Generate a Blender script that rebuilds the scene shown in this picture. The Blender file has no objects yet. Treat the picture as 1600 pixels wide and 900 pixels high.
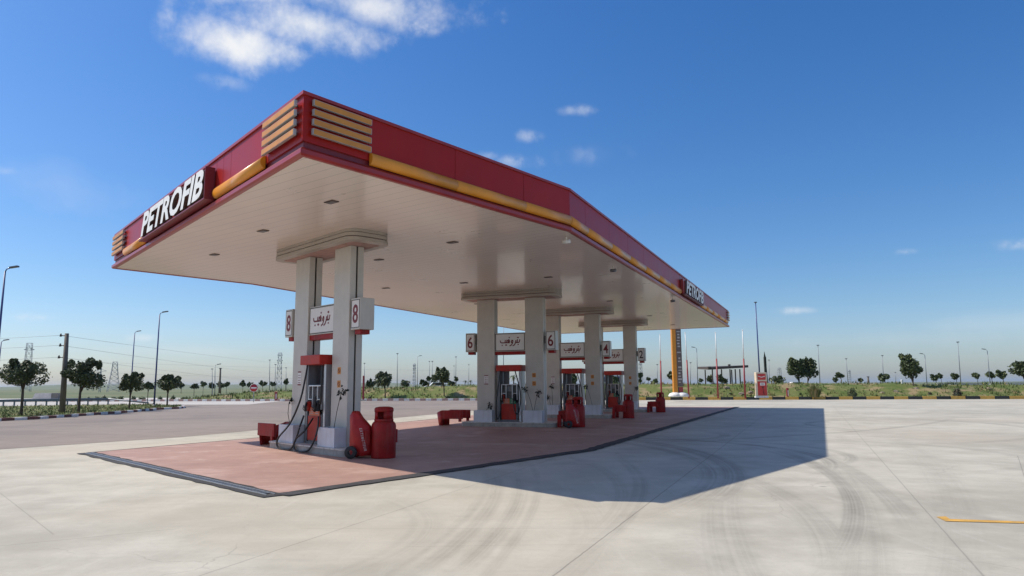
import bpy, bmesh, math, random
import numpy as np
from mathutils import Vector, Matrix, Euler
R_ = math.radians
scene = bpy.context.scene
C = scene.collection
random.seed(7)

# ------------------------------------------------------------------ camera
F, HY, ROLL, CH = 1100.0, 601.88, -0.00738, 1.6
TH = math.atan((HY - 450) / F)
cam = bpy.data.cameras.new('camera')
cam.sensor_width = 36; cam.lens = F / 1600 * 36; cam.clip_end = 30000; cam.clip_start = .05
co = bpy.data.objects.new('camera', cam); C.objects.link(co)
co.matrix_world = Matrix.Translation((0, 0, CH)) @ Matrix.Rotation(math.pi/2 + TH, 4, 'X') @ Matrix.Rotation(ROLL, 4, 'Z')
scene.camera = co

def ray(u, v):
    X, Y = u - 800, v - 450
    c, s = math.cos(ROLL), math.sin(ROLL)
    x = X*c + Y*s; y = -X*s + Y*c
    ct, st = math.cos(TH), math.sin(TH)
    return Vector((x, F*ct + y*st, -y*ct + F*st))
def gp(u, v, z=0.):
    r = ray(u, v); t = (z - CH) / r.z
    return Vector((r.x*t, r.y*t, z))
def ap(u, v, Y):
    r = ray(u, v); t = Y / r.y
    return Vector((r.x*t, Y, CH + r.z*t))

# ------------------------------------------------------------------ materials
MATS = {}
def mat(name, col, rough=.6, metal=0., var=.0, scale=6., bump=0., coat=0., bscale=None, spec=.5, stretch=None, dirt=0.):
    m = bpy.data.materials.new(name); m.use_nodes = True
    nt = m.node_tree; b = nt.nodes['Principled BSDF']
    b.inputs['Base Color'].default_value = (*col, 1); b.inputs['Roughness'].default_value = rough
    b.inputs['Metallic'].default_value = metal; b.inputs['Specular IOR Level'].default_value = spec
    if coat: b.inputs['Coat Weight'].default_value = coat; b.inputs['Coat Roughness'].default_value = .08
    L = nt.links.new
    tc = nt.nodes.new('ShaderNodeTexCoord'); mp = nt.nodes.new('ShaderNodeMapping')
    L(tc.outputs['Object'], mp.inputs['Vector'])
    if stretch: mp.inputs['Scale'].default_value = stretch
    if var:
        n = nt.nodes.new('ShaderNodeTexNoise'); n.inputs['Scale'].default_value = scale; n.inputs['Detail'].default_value = 5; n.inputs['Roughness'].default_value = .6
        L(mp.outputs[0], n.inputs['Vector'])
        r = nt.nodes.new('ShaderNodeValToRGB')
        r.color_ramp.elements[0].position = .3; r.color_ramp.elements[1].position = .7
        r.color_ramp.elements[0].color = (*[c*(1-var) for c in col], 1); r.color_ramp.elements[1].color = (*[min(1, c*(1+var)) for c in col], 1)
        L(n.outputs['Fac'], r.inputs[0]); last = r.outputs[0]
        if dirt:
            n2 = nt.nodes.new('ShaderNodeTexNoise'); n2.inputs['Scale'].default_value = scale*.6; n2.inputs['Detail'].default_value = 8
            mp2 = nt.nodes.new('ShaderNodeMapping'); mp2.inputs['Scale'].default_value = (3, 3, .35); L(tc.outputs['Object'], mp2.inputs[0]); L(mp2.outputs[0], n2.inputs['Vector'])
            r2 = nt.nodes.new('ShaderNodeValToRGB'); r2.color_ramp.elements[0].position = .5; r2.color_ramp.elements[1].position = .75
            r2.color_ramp.elements[1].color = (dirt,)*3 + (1,); r2.color_ramp.elements[0].color = (0, 0, 0, 1)
            L(n2.outputs['Fac'], r2.inputs[0])
            mx = nt.nodes.new('ShaderNodeMix'); mx.data_type = 'RGBA'; L(r2.outputs[0], mx.inputs[0]); L(last, mx.inputs[6]); mx.inputs[7].default_value = (.16, .12, .09, 1)
            last = mx.outputs[2]
        L(last, b.inputs['Base Color'])
        rr = nt.nodes.new('ShaderNodeMapRange'); rr.inputs[3].default_value = max(.02, rough-.08); rr.inputs[4].default_value = min(1, rough+.08)
        L(n.outputs['Fac'], rr.inputs[0]); L(rr.outputs[0], b.inputs['Roughness'])
    if bump:
        n = nt.nodes.new('ShaderNodeTexNoise'); n.inputs['Scale'].default_value = bscale or scale*3; n.inputs['Detail'].default_value = 4
        L(mp.outputs[0], n.inputs['Vector'])
        bp = nt.nodes.new('ShaderNodeBump'); bp.inputs['Strength'].default_value = bump; bp.inputs['Distance'].default_value = .02
        L(n.outputs['Fac'], bp.inputs['Height']); L(bp.outputs[0], b.inputs['Normal'])
    MATS[name] = m
    return m
M = dict(
 red_paint = mat('red_panel_paint', (.32, .014, .009), .36, var=.1, scale=.7, coat=.0, spec=.22, bump=.01, bscale=1.2, dirt=.06),
 red_trim = mat('red_trim_paint', (.30, .021, .016), .38, var=.12, scale=2, coat=.2, dirt=.12),
 red_dark = mat('red_inner_trim', (.16, .012, .018), .45, var=.1, scale=2),
 yellow = mat('orange_band', (.7, .27, .018), .35, var=.12, scale=1.5, coat=.2, dirt=.1),
 orange = mat('slat_face', (.55, .225, .03), .45, var=.12, scale=3),
 silver = mat('slat_edge', (.42, .41, .38), .4, metal=.4, var=.1, scale=8),
 white = mat('sign_white', (.74, .73, .7), .45, var=.05, scale=3, dirt=.06),
 letter_side = mat('letter_return', (.09, .055, .05), .5, var=.2, scale=4),
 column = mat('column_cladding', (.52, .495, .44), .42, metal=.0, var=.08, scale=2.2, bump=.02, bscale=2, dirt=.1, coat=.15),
 capital = mat('shaded_cladding', (.40, .36, .31), .4, var=.08, scale=2, dirt=.08),  # same cladding as the columns, its shade put into a darker colour
 dark = mat('dark_groove', (.03, .022, .02), .7, var=.2),
 steel = mat('brushed_steel', (.52, .53, .55), .38, metal=.75, var=.12, scale=5, stretch=(1, 1, .15)),
 steel_dk = mat('grey_pump_steel', (.16, .165, .18), .42, metal=.5, var=.15, scale=5, dirt=.2),
 planter = mat('planter_white_steel', (.6, .62, .66), .4, var=.08, scale=3, dirt=.25),
 pump_red = mat('pump_red', (.42, .026, .014), .42, var=.16, scale=4, dirt=.2, spec=.3),
 pump_panel = mat('pump_panel_black', (.025, .026, .032), .25, var=.2),
 guard_red = mat('guard_red_paint', (.30, .012, .011), .5, var=.25, scale=5, dirt=.35, bump=.06, spec=.25),
 cloth_red = mat('red_cover_vinyl', (.36, .015, .014), .42, var=.2, scale=5, bump=.5, bscale=7, spec=.35),
 rubber = mat('black_rubber', (.018, .018, .019), .55, var=.2, scale=30),
 label_or = mat('orange_label', (.6, .16, .07), .5, var=.1, scale=20),
 label_gr = mat('green_label', (.03, .2, .09), .5, var=.1, scale=20),
 sticker = mat('orange_sticker', (.62, .27, .05), .5, var=.1, scale=30),
 red_ink = mat('dark_red_ink', (.18, .014, .02), .5, var=.1),
 black_ink = mat('black_ink', (.02, .02, .02), .5),
 plinth = mat('plinth_concrete', (.36, .34, .3), .8, var=.18, scale=6, bump=.2, dirt=.4),
 plinth_edge = mat('plinth_edge_white', (.55, .53, .49), .6, var=.22, scale=7, dirt=.5),
 trunk = mat('bark', (.085, .062, .045), .9, var=.3, scale=14, bump=.4),
 leaf_a = mat('leaf_dark', (.034, .052, .015), .6, var=.25, scale=3),
 leaf_b = mat('leaf_mid', (.06, .085, .022), .6, var=.25, scale=3),
 leaf_c = mat('leaf_pale', (.12, .14, .04), .6, var=.25, scale=3),
 leaf_dry = mat('leaf_withered', (.025, .028, .02), .8, var=.3, scale=20),
 grass_a = mat('grass_green', (.075, .115, .022), .8, var=.3, scale=2),
 grass_b = mat('grass_straw', (.24, .19, .085), .85, var=.25, scale=2),
 pole_blue = mat('blue_pole_paint', (.03, .05, .2), .4, var=.15, scale=3, coat=.2),
 pole_grey = mat('galvanised_pole', (.22, .24, .27), .5, metal=.4, var=.1, scale=3),
 lattice = mat('galvanised_lattice', (.3, .33, .37), .6, metal=.2, var=.1),
 wire = mat('aluminium_wire', (.24, .25, .27), .6),
 wood = mat('weathered_pole', (.16, .135, .11), .85, var=.25, scale=4, stretch=(6, 6, .6), bump=.3),
 insul = mat('insulator_dark', (.06, .05, .045), .4),
 kerb_w = mat('kerb_white', (.72, .71, .68), .75, var=.18, scale=5, dirt=.3),
 kerb_p = mat('kerb_faded_red', (.42, .27, .235), .8, var=.2, scale=5, dirt=.3),
 kerb_r = mat('kerb_red', (.17, .07, .06), .8, var=.25, scale=5, dirt=.3),
 kerb_y = mat('kerb_yellow', (.55, .33, .07), .75, var=.18, scale=5, dirt=.3),
 kerb_k = mat('kerb_black', (.028, .03, .028), .75, var=.25, scale=5),
 pylon_yel = mat('pylon_yellow', (.58, .225, .015), .4, var=.08),
 pylon_brn = mat('pylon_brown', (.11, .085, .08), .5, var=.15),
 pale_mark = mat('pale_marks', (.4, .37, .35), .5, var=.1),
 pole_white = mat('pole_white', (.75, .74, .72), .4, var=.08),
 pole_red = mat('pole_red', (.28, .03, .035), .45, var=.15),
 cream = mat('cream_frame', (.62, .5, .36), .5, var=.1, scale=4, dirt=.15),
 totem_red = mat('totem_red', (.5, .025, .02), .4, var=.15, scale=4, coat=.2),
 wall_pale = mat('pale_render', (.62, .58, .53), .85, var=.12, scale=1, dirt=.25),
 wall_grey = mat('grey_render', (.2, .18, .16), .85, var=.2, scale=1),
 roof_dk = mat('shelter_roof', (.075, .055, .045), .6, var=.15),
 rock = mat('pale_rock', (.27, .215, .16), .9, var=.3, scale=3, bump=.4),
 glass_lamp = mat('lamp_glass', (.5, .52, .54), .2, var=.05),
 no_entry = mat('no_entry_red', (.42, .015, .02), .4, var=.06),
 fitting = mat('light_fitting_brown', (.07, .045, .035), .4, var=.15),
 yellow_line = mat('yellow_line_paint', (.55, .31, .06), .8, var=.22, scale=5, dirt=.45),
)

# soffit: white planks with thin joints, glossy
def soffit_mat():
    m = mat('soffit_planks', (.75, .655, .58), .3, var=.05, scale=.8, coat=.25)
    nt = m.node_tree; L = nt.links.new; b = nt.nodes['Principled BSDF']
    tc = nt.nodes.new('ShaderNodeTexCoord'); mp = nt.nodes.new('ShaderNodeMapping'); mp.inputs['Rotation'].default_value = (0, 0, R_(-53))
    L(tc.outputs['Object'], mp.inputs[0]); sx = nt.nodes.new('ShaderNodeSeparateXYZ'); L(mp.outputs[0], sx.inputs[0])
    mm = nt.nodes.new('ShaderNodeMath'); mm.operation = 'MULTIPLY'; mm.inputs[1].default_value = 1/.3; L(sx.outputs[0], mm.inputs[0])
    fr = nt.nodes.new('ShaderNodeMath'); fr.operation = 'FRACT'; L(mm.outputs[0], fr.inputs[0])
    pk = nt.nodes.new('ShaderNodeMath'); pk.operation = 'PINGPONG'; pk.inputs[1].default_value = .5; L(fr.outputs[0], pk.inputs[0])
    mr = nt.nodes.new('ShaderNodeMapRange'); mr.inputs[1].default_value = 0; mr.inputs[2].default_value = .035; mr.inputs[3].default_value = .5; mr.inputs[4].default_value = 1
    L(pk.outputs[0], mr.inputs[0])
    src = b.inputs['Base Color'].links[0].from_socket
    mx = nt.nodes.new('ShaderNodeMix'); mx.data_type = 'RGBA'; mx.blend_type = 'MULTIPLY'; mx.inputs[0].default_value = 1
    L(src, mx.inputs[6]); L(mr.outputs[0], mx.inputs[7]); L(mx.outputs[2], b.inputs['Base Color'])
    # each plank a touch different in tilt
    fl = nt.nodes.new('ShaderNodeMath'); fl.operation = 'FLOOR'; L(mm.outputs[0], fl.inputs[0])
    wn = nt.nodes.new('ShaderNodeTexWhiteNoise'); wn.noise_dimensions = '1D'; L(fl.outputs[0], wn.inputs['W'])
    m2 = nt.nodes.new('ShaderNodeMath'); m2.operation = 'MULTIPLY_ADD'; L(wn.outputs[0], m2.inputs[0]); L(sx.outputs[0], m2.inputs[1])
    n = nt.nodes.new('ShaderNodeTexNoise'); n.inputs['Scale'].default_value = .9; n.inputs['Detail'].default_value = 2; L(mp.outputs[0], n.inputs['Vector'])
    ad = nt.nodes.new('ShaderNodeMath'); ad.operation = 'MULTIPLY_ADD'; L(wn.outputs[0], ad.inputs[0]); ad.inputs[1].default_value = .2; L(n.outputs['Fac'], ad.inputs[2])
    ad2 = nt.nodes.new('ShaderNodeMath'); ad2.operation = 'MULTIPLY_ADD'; L(mr.outputs[0], ad2.inputs[0]); ad2.inputs[1].default_value = .25; L(ad.outputs[0], ad2.inputs[2])
    bp = nt.nodes.new('ShaderNodeBump'); bp.inputs['Strength'].default_value = .1; bp.inputs['Distance'].default_value = .03
    L(ad2.outputs[0], bp.inputs['Height']); L(bp.outputs[0], b.inputs['Normal'])
    return m
M['soffit'] = soffit_mat()

# ---- node helpers for ground shaders
class NT:
    def __init__(s, m): s.nt = m.node_tree; s.L = s.nt.links.new
    def n(s, t, **k):
        x = s.nt.nodes.new(t)
        for a, b in k.items(): setattr(x, a, b)
        return x
    def math(s, op, a, b=None, c=None, clamp=False):
        x = s.n('ShaderNodeMath', operation=op); x.use_clamp = clamp
        for i, v in enumerate((a, b, c)):
            if v is None: continue
            if isinstance(v, (int, float)): x.inputs[i].default_value = v
            else: s.L(v, x.inputs[i])
        return x.outputs[0]
    def noise(s, vec, scale, detail=4, rough=.55, dist=0):
        x = s.n('ShaderNodeTexNoise'); x.inputs['Scale'].default_value = scale; x.inputs['Detail'].default_value = detail
        x.inputs['Roughness'].default_value = rough; x.inputs['Distortion'].default_value = dist
        s.L(vec, x.inputs['Vector']); return x.outputs['Fac']
    def smooth(s, v, a, b, c=0., d=1.):
        x = s.n('ShaderNodeMapRange', interpolation_type='SMOOTHSTEP'); s.L(v, x.inputs[0])
        for i, q in enumerate((a, b, c, d)): x.inputs[i+1].default_value = q
        return x.outputs[0]
    def mixc(s, f, a, b, mode='MIX'):
        x = s.n('ShaderNodeMix', data_type='RGBA', blend_type=mode)
        for i, v in ((0, f), (6, a), (7, b)):
            if isinstance(v, (int, float)): x.inputs[i].default_value = v
            elif isinstance(v, tuple): x.inputs[i].default_value = (*v, 1)
            else: s.L(v, x.inputs[i])
        return x.outputs[2]
    def mapping(s, vec, sc=(1, 1, 1), rot=0):
        x = s.n('ShaderNodeMapping'); x.inputs['Scale'].default_value = sc; x.inputs['Rotation'].default_value = (0, 0, rot); s.L(vec, x.inputs[0]); return x.outputs[0]

def circ3(a, b, c):
    A = np.array([[2*(b.x-a.x), 2*(b.y-a.y)], [2*(c.x-a.x), 2*(c.y-a.y)]])
    v = np.array([b.x**2-a.x**2+b.y**2-a.y**2, c.x**2-a.x**2+c.y**2-a.y**2])
    x, y = np.linalg.solve(A, v); return Vector((x, y, 0)), math.hypot(a.x-x, a.y-y)

def concrete_mat():
    m = bpy.data.materials.new('forecourt_concrete'); m.use_nodes = True; s = NT(m); b = s.nt.nodes['Principled BSDF']
    g = s.n('ShaderNodeNewGeometry'); P = g.outputs['Position']
    big = s.noise(P, .18, 4, .6); mid = s.noise(P, 1.1, 5, .65); fine = s.noise(P, 14, 4, .7)
    st1 = s.noise(s.mapping(P, (.35, 5, 1), R_(-20)), 1.3, 5, .7); st2 = s.noise(s.mapping(P, (4, .3, 1), R_(35)), 1.2, 5, .7)
    f = s.math('ADD', s.math('MULTIPLY', big, .55), s.math('MULTIPLY', mid, .45))
    col = s.mixc(s.smooth(f, .36, .64), (.355, .33, .27), (.515, .484, .408))
    warm = s.noise(s.mapping(P, (1, 1, 1), 1), .11, 3, .5)
    col = s.mixc(s.smooth(warm, .5, .68, 0, .5), col, (.47, .41, .32))
    col = s.mixc(s.smooth(st1, .5, .72, 0, .3), col, (.34, .315, .28))
    col = s.mixc(s.smooth(st2, .52, .74, 0, .22), col, (.58, .55, .49))
    col = s.mixc(s.smooth(fine, .45, .75, 0, .18), col, (.3, .28, .25))
    sx = s.n('ShaderNodeSeparateXYZ'); s.L(P, sx.inputs[0]); X, Y = sx.outputs[0], sx.outputs[1]
    # tyre marks: arcs worn into the surface
    arcs = [  # three pixels, width, strength
     ((1262,720),(1312,751),(1334,823),.26,.5),((1290,712),(1331,760),(1352,860),.4,.25),((1225,712),(1300,748),(1326,830),.1,.35),((1287,714),(1337,739),(1400,789),.3,.38),((1240,704),(1375,764),(1520,806),.28,.2),
     ((1020,692),(1100,710),(1140,760),.42,.5),((960,690),(1080,716),(1106,756),.3,.4),((1080,688),(1180,696),(1300,724),.3,.55),((1010,686),(1180,691),(1330,716),.25,.4),
     ((812,752),(806,792),(760,852),.2,.3),((776,752),(766,792),(700,860),.2,.27),((992,736),(1000,770),(940,844),.22,.3),((930,728),(968,760),(930,830),.2,.22),((835,735),(838,780),(800,850),.12,.2),((760,745),(735,800),(650,868),.14,.2),
     ((1294,668),(1400,656),(1475,676),.3,.4),((1180,684),(1381,670),(1450,662),.3,.4),((1475,657),(1537,661),(1600,686),.4,.35),((1300,661),(1450,654),(1560,668),.3,.3),
     ((1184,754),(1250,789),(1306,857),.4,.25),((1140,751),(1128,800),(1150,890),.5,.22),((700,728),(880,770),(900,880),.45,.16),((880,680),(1010,688),(1120,676),.3,.4),
     ((640,790),(660,830),(560,890),.4,.16),((1420,700),(1480,760),(1500,890),.5,.14),((1340,690),(1500,700),(1600,730),.3,.22)]
    fade = s.noise(P, .5, 3, .6); rub = s.noise(P, 5, 5, .75)
    tot = None
    for a, bb, c, w, k in arcs:
        a, bb, c = gp(*a), gp(*bb), gp(*c); o, r = circ3(a, bb, c)
        d = math.atan2(bb.y-o.y, bb.x-o.x)
        half = max(abs((math.atan2(q.y-o.y, q.x-o.x)-d+math.pi) % (2*math.pi)-math.pi) for q in (a, c))
        dx = s.math('SUBTRACT', X, o.x); dy = s.math('SUBTRACT', Y, o.y)
        rr = s.math('SQRT', s.math('MULTIPLY_ADD', dx, dx, s.math('MULTIPLY', dy, dy)))
        dd = s.math('SUBTRACT', rr, r)
        e = s.math('ABSOLUTE', dd)
        band = s.smooth(e, w*.3, w*.75, 1, 0)
        tn = s.n('ShaderNodeTexNoise', noise_dimensions='1D'); tn.inputs['Scale'].default_value = 13; tn.inputs['Detail'].default_value = 3; tn.inputs['Roughness'].default_value = .7
        s.L(s.math('ADD', dd, 3.7*len(str(a))+a.x), tn.inputs['W']); tread = s.smooth(tn.outputs['Fac'], .3, .66, .35, 1.)
        cs = s.math('DIVIDE', s.math('ADD', s.math('MULTIPLY', dx, math.cos(d)), s.math('MULTIPLY', dy, math.sin(d))), rr)
        ang = s.smooth(cs, math.cos(min(3.1, half*1.7)), math.cos(half*.75), 0, k*1.05)
        v = s.math('MULTIPLY', s.math('MULTIPLY', band, ang), tread)
        tot = v if tot is None else s.math('MAXIMUM', tot, v)
    tot = s.math('MULTIPLY', tot, s.math('MULTIPLY', s.smooth(rub, .25, .65, .7, 1.05), s.smooth(fade, .3, .6, .5, 1.1)))
    col = s.mixc(tot, col, (.13, .118, .1))
    # saw cuts
    seams = [((864,900),(1016,784)),((314,899),(700,771)),((1360,700),(1535,898)),((0,853),(280,826)),((0,770),(84,835)),((990,826),(470,826)),((1590,712),(1604,755)),((930,850),(640,854))]
    tl = None; wob = s.math('MULTIPLY', s.math('SUBTRACT', s.noise(P, 3, 2), .5), .02)
    for i, (q1, q2) in enumerate(seams):
        q1, q2 = gp(*q1), gp(*q2); dv = (q2-q1).normalized(); nx, ny = -dv.y, dv.x
        dist = s.math('ABSOLUTE', s.math('ADD', s.math('ADD', s.math('MULTIPLY', X, nx), s.math('MULTIPLY', Y, ny)), s.math('SUBTRACT', wob, nx*q1.x+ny*q1.y)))
        ln = s.smooth(dist, .004, .013, [.5, .4, .36, .35, .3, .22, .4, .15][i], 0)
        if i in (3, 4, 5, 6, 7):
            al = s.math('ADD', s.math('MULTIPLY', X, dv.x), s.math('MULTIPLY', Y, dv.y)); t0 = dv.x*q1.x+dv.y*q1.y; t1 = dv.x*q2.x+dv.y*q2.y
            ln = s.math('MULTIPLY', ln, s.math('MULTIPLY', s.math('GREATER_THAN', al, t0), s.math('LESS_THAN', al, t1)))
        tl = ln if tl is None else s.math('MAXIMUM', tl, ln)
    col = s.mixc(tl, col, (.1, .09, .08))
    # small stains and oil spots
    vo = s.n('ShaderNodeTexVoronoi'); vo.inputs['Scale'].default_value = .55; s.L(P, vo.inputs['Vector'])
    spot = s.smooth(vo.outputs['Distance'], .012, .05, .55, 0)
    col = s.mixc(spot, col, (.1, .09, .08))
    # hairline cracks, only here and there, and surface grain
    wv = s.n('ShaderNodeVectorMath', operation='ADD'); s.L(P, wv.inputs[0]); sc_ = s.n('ShaderNodeVectorMath', operation='SCALE'); sc_.inputs['Scale'].default_value = .5
    nn_ = s.n('ShaderNodeTexNoise'); nn_.inputs['Scale'].default_value = 1.6; nn_.inputs['Detail'].default_value = 6; s.L(P, nn_.inputs['Vector']); s.L(nn_.outputs['Color'], sc_.inputs[0]); s.L(sc_.outputs[0], wv.inputs[1])
    ve = s.n('ShaderNodeTexVoronoi', feature='DISTANCE_TO_EDGE'); ve.inputs['Scale'].default_value = .22; s.L(wv.outputs[0], ve.inputs['Vector'])
    crack = s.math('MULTIPLY', s.smooth(ve.outputs['Distance'], .0006, .0022, .26, 0), s.smooth(s.noise(P, .35, 2), .52, .6))
    col = s.mixc(crack, col, (.12, .105, .09))
    col = s.mixc(s.smooth(s.noise(P, 45, 3, .8), .5, .8, 0, .35), col, (.27, .25, .22))
    col = s.mixc(s.smooth(s.noise(s.mapping(P, (.5, 14, 1), R_(-12)), 1.2, 6, .75), .55, .75, 0, .2), col, (.3, .275, .24))
    s.L(col, b.inputs['Base Color']); b.inputs['Roughness'].default_value = .72; b.inputs['Specular IOR Level'].default_value = .35
    bp = s.n('ShaderNodeBump'); bp.inputs['Strength'].default_value = .12; bp.inputs['Distance'].default_value = .01
    s.L(s.noise(P, 40, 4, .7), bp.inputs['Height']); s.L(bp.outputs[0], b.inputs['Normal'])
    return m
M['concrete'] = concrete_mat()

def ground_like(name, c0, c1, c2, s0=.2, s1=2., rough=.85, speck=.2, streak=0., bump=.1, rot=0., spots=0.):
    m = bpy.data.materials.new(name); m.use_nodes = True; s = NT(m); b = s.nt.nodes['Principled BSDF']
    P = s.n('ShaderNodeNewGeometry').outputs['Position']
    f = s.math('ADD', s.math('MULTIPLY', s.noise(P, s0, 4, .6), .55), s.math('MULTIPLY', s.noise(P, s1, 5, .65), .45))
    col = s.mixc(s.smooth(f, .36, .64), c0, c1)
    col = s.mixc(s.smooth(s.noise(s.mapping(P, (1, 1, 1), 2), s0*1.7, 3), .52, .66, 0, .7), col, c2)
    if streak: col = s.mixc(s.smooth(s.noise(s.mapping(P, (.25, 3, 1), rot), 1., 5, .7), .5, .72, 0, streak), col, tuple(c*.55 for c in c0))
    col = s.mixc(s.smooth(s.noise(P, 18, 3, .7), .45, .75, 0, speck), col, tuple(c*.5 for c in c0))
    if spots:
        vo = s.n('ShaderNodeTexVoronoi'); vo.inputs['Scale'].default_value = .9; wv = s.n('ShaderNodeVectorMath', operation='ADD'); s.L(P, wv.inputs[0])
        nn_ = s.n('ShaderNodeTexNoise'); nn_.inputs['Scale'].default_value = 5; s.L(P, nn_.inputs['Vector']); sc_ = s.n('ShaderNodeVectorMath', operation='SCALE'); sc_.inputs['Scale'].default_value = .22; s.L(nn_.outputs['Color'], sc_.inputs[0]); s.L(sc_.outputs[0], wv.inputs[1]); s.L(wv.outputs[0], vo.inputs['Vector'])
        col = s.mixc(s.smooth(vo.outputs['Distance'], .03, .13, spots, 0), col, tuple(c*.3 for c in c0))
        col = s.mixc(s.smooth(s.noise(P, .8, 6, .7), .58, .7, 0, .45), col, (.56, .45, .4))
    s.L(col, b.inputs['Base Color']); b.inputs['Roughness'].default_value = rough; b.inputs['Specular IOR Level'].default_value = .3
    bp = s.n('ShaderNodeBump'); bp.inputs['Strength'].default_value = bump; bp.inputs['Distance'].default_value = .02
    s.L(s.noise(P, 30, 4, .7), bp.inputs['Height']); s.L(bp.outputs[0], b.inputs['Normal'])
    return m
M['asphalt'] = ground_like('worn_asphalt', (.215, .178, .155), (.275, .23, .2), (.19, .16, .142), .12, 1.5, .85, .25, .35, rot=R_(-10))
M['pad'] = ground_like('red_pad_paint', (.335, .2, .163), (.415, .262, .214), (.49, .335, .285), .35, 2.5, .62, .16, .3, .06, rot=R_(25), spots=.45)
M['pad_border'] = ground_like('blackened_border', (.035, .034, .036), (.06, .058, .06), (.045, .043, .045), .8, 6, .8, .3, 0, .3)
M['pale_road'] = ground_like('pale_road', (.42, .39, .36), (.5, .47, .44), (.38, .36, .34), .1, 1, .9, .1)
M['soil_grass'] = ground_like('grassy_bank', (.075, .115, .022), (.15, .16, .05), (.33, .23, .14), .3, 1.6, .95, .4, 0, .6)
M['field'] = ground_like('fields', (.1, .13, .06), (.15, .16, .08), (.21, .2, .12), .006, .03, .95, .1)
M['hill'] = ground_like('hill_land', (.05, .075, .06), (.08, .1, .07), (.06, .08, .075), .002, .01, .95, .1)

# ------------------------------------------------------------------ mesh helpers
class MB:
    def __init__(s): s.bm = bmesh.new(); s.mi = 0
    def box(s, c, d, rz=0., bev=0.):
        r = bmesh.ops.create_cube(s.bm, size=1); vs = r['verts']
        bmesh.ops.scale(s.bm, vec=d, verts=vs)
        if bev:
            es = list({e for v in vs for e in v.link_edges})
            q = bmesh.ops.bevel(s.bm, geom=es, offset=bev, segments=2, affect='EDGES', profile=.6)
            vs = list({v for f in q['faces'] for v in f.verts} | {v for v in vs if v.is_valid})
        if rz: bmesh.ops.rotate(s.bm, cent=(0, 0, 0), matrix=Matrix.Rotation(rz, 3, 'Z'), verts=vs)
        bmesh.ops.translate(s.bm, vec=c, verts=vs)
        for f in {f for v in vs for f in v.link_faces}: f.material_index = s.mi
        return s
    def tube(s, pts, r, n=8, cap=True):
        pts = [Vector(p) for p in pts]; rs = r if isinstance(r, (list, tuple)) else [r]*len(pts)
        rings = []; up = Vector((.13, .27, .95)).normalized()
        for i, p in enumerate(pts):
            t = (pts[min(i+1, len(pts)-1)] - pts[max(i-1, 0)])
            t = t.normalized() if t.length > 1e-9 else Vector((0, 0, 1))
            a = t.cross(up)
            if a.length < .1: a = t.cross(Vector((1, 0, 0)))
            a.normalize(); b = t.cross(a)
            rings.append([s.bm.verts.new(p + (a*math.cos(k*2*math.pi/n) + b*math.sin(k*2*math.pi/n))*rs[i]) for k in range(n)])
        for A, B in zip(rings, rings[1:]):
            for k in range(n):
                f = s.bm.faces.new((A[k], A[(k+1) % n], B[(k+1) % n], B[k])); f.smooth = True; f.material_index = s.mi
        if cap:
            for q in (rings[0][::-1], rings[-1]):
                f = s.bm.faces.new(q); f.material_index = s.mi
        return s
    def lathe(s, prof, c=(0, 0, 0), n=24, a0=0, a1=2*math.pi):
        c = Vector(c); full = abs(a1-a0-2*math.pi) < 1e-6; m = n if full else n+1
        rings = [[s.bm.verts.new(c + Vector((r*math.cos(a0+(a1-a0)*k/n), r*math.sin(a0+(a1-a0)*k/n), z))) for k in range(m)] for r, z in prof]
        for A, B in zip(rings, rings[1:]):
            for k in range(n):
                f = s.bm.faces.new((A[k], A[(k+1) % m], B[(k+1) % m], B[k])); f.smooth = True; f.material_index = s.mi
        return s
    def prism(s, poly, z0, z1):
        a = [s.bm.verts.new((p[0], p[1], z0)) for p in poly]; b = [s.bm.verts.new((p[0], p[1], z1)) for p in poly]
        fs = [s.bm.faces.new(a[::-1]), s.bm.faces.new(b)]
        n = len(a)
        for k in range(n): fs.append(s.bm.faces.new((a[k], a[(k+1) % n], b[(k+1) % n], b[k])))
        for f in fs: f.material_index = s.mi
        return s
    def face(s, pts):
        f = s.bm.faces.new([s.bm.verts.new(p) for p in pts]); f.material_index = s.mi; return f
    def sweep(s, poly, prof, closed=True):
        """prof: (outward offset, z) loop swept round a closed plan polygon with mitred corners"""
        rings = [[s.bm.verts.new((q.x, q.y, z)) for q in offset(poly, o)] for o, z in prof]
        n = len(poly); m = len(rings)
        for i in range(m if closed else m-1):
            A, B = rings[i], rings[(i+1) % m]
            for k in range(n):
                f = s.bm.faces.new((A[k], A[(k+1) % n], B[(k+1) % n], B[k])); f.material_index = s.mi
        return s
    def xform(s, mtx): s.bm.transform(mtx); return s
    def build(s, name, mats, parent=None, normals=True):
        if normals: bmesh.ops.recalc_face_normals(s.bm, faces=s.bm.faces[:])
        me = bpy.data.meshes.new(name); s.bm.to_mesh(me); s.bm.free()
        for m in (mats if isinstance(mats, (list, tuple)) else [mats]): me.materials.append(M[m] if isinstance(m, str) else m)
        o = bpy.data.objects.new(name, me); C.objects.link(o)
        if parent: o.parent = parent
        return o
def offset(poly, d):
    n = len(poly); out = []
    for i in range(n):
        p0, p1, p2 = Vector(poly[i-1]).to_2d(), Vector(poly[i]).to_2d(), Vector(poly[(i+1) % n]).to_2d()
        e1, e2 = (p1-p0).normalized(), (p2-p1).normalized()
        n1, n2 = Vector((e1.y, -e1.x)), Vector((e2.y, -e2.x))       # outward for ccw polygons
        b = (n1+n2); b = b/b.length_squared*2
        out.append(p1 + b*d)
    return out
def empty(name, label, cat, loc=(0, 0, 0), rz=0., group=None):
    o = bpy.data.objects.new(name, None); o.empty_display_size = .2; C.objects.link(o)
    o.location = loc; o.rotation_euler = (0, 0, rz); return tag(o, label, cat, group)
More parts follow.
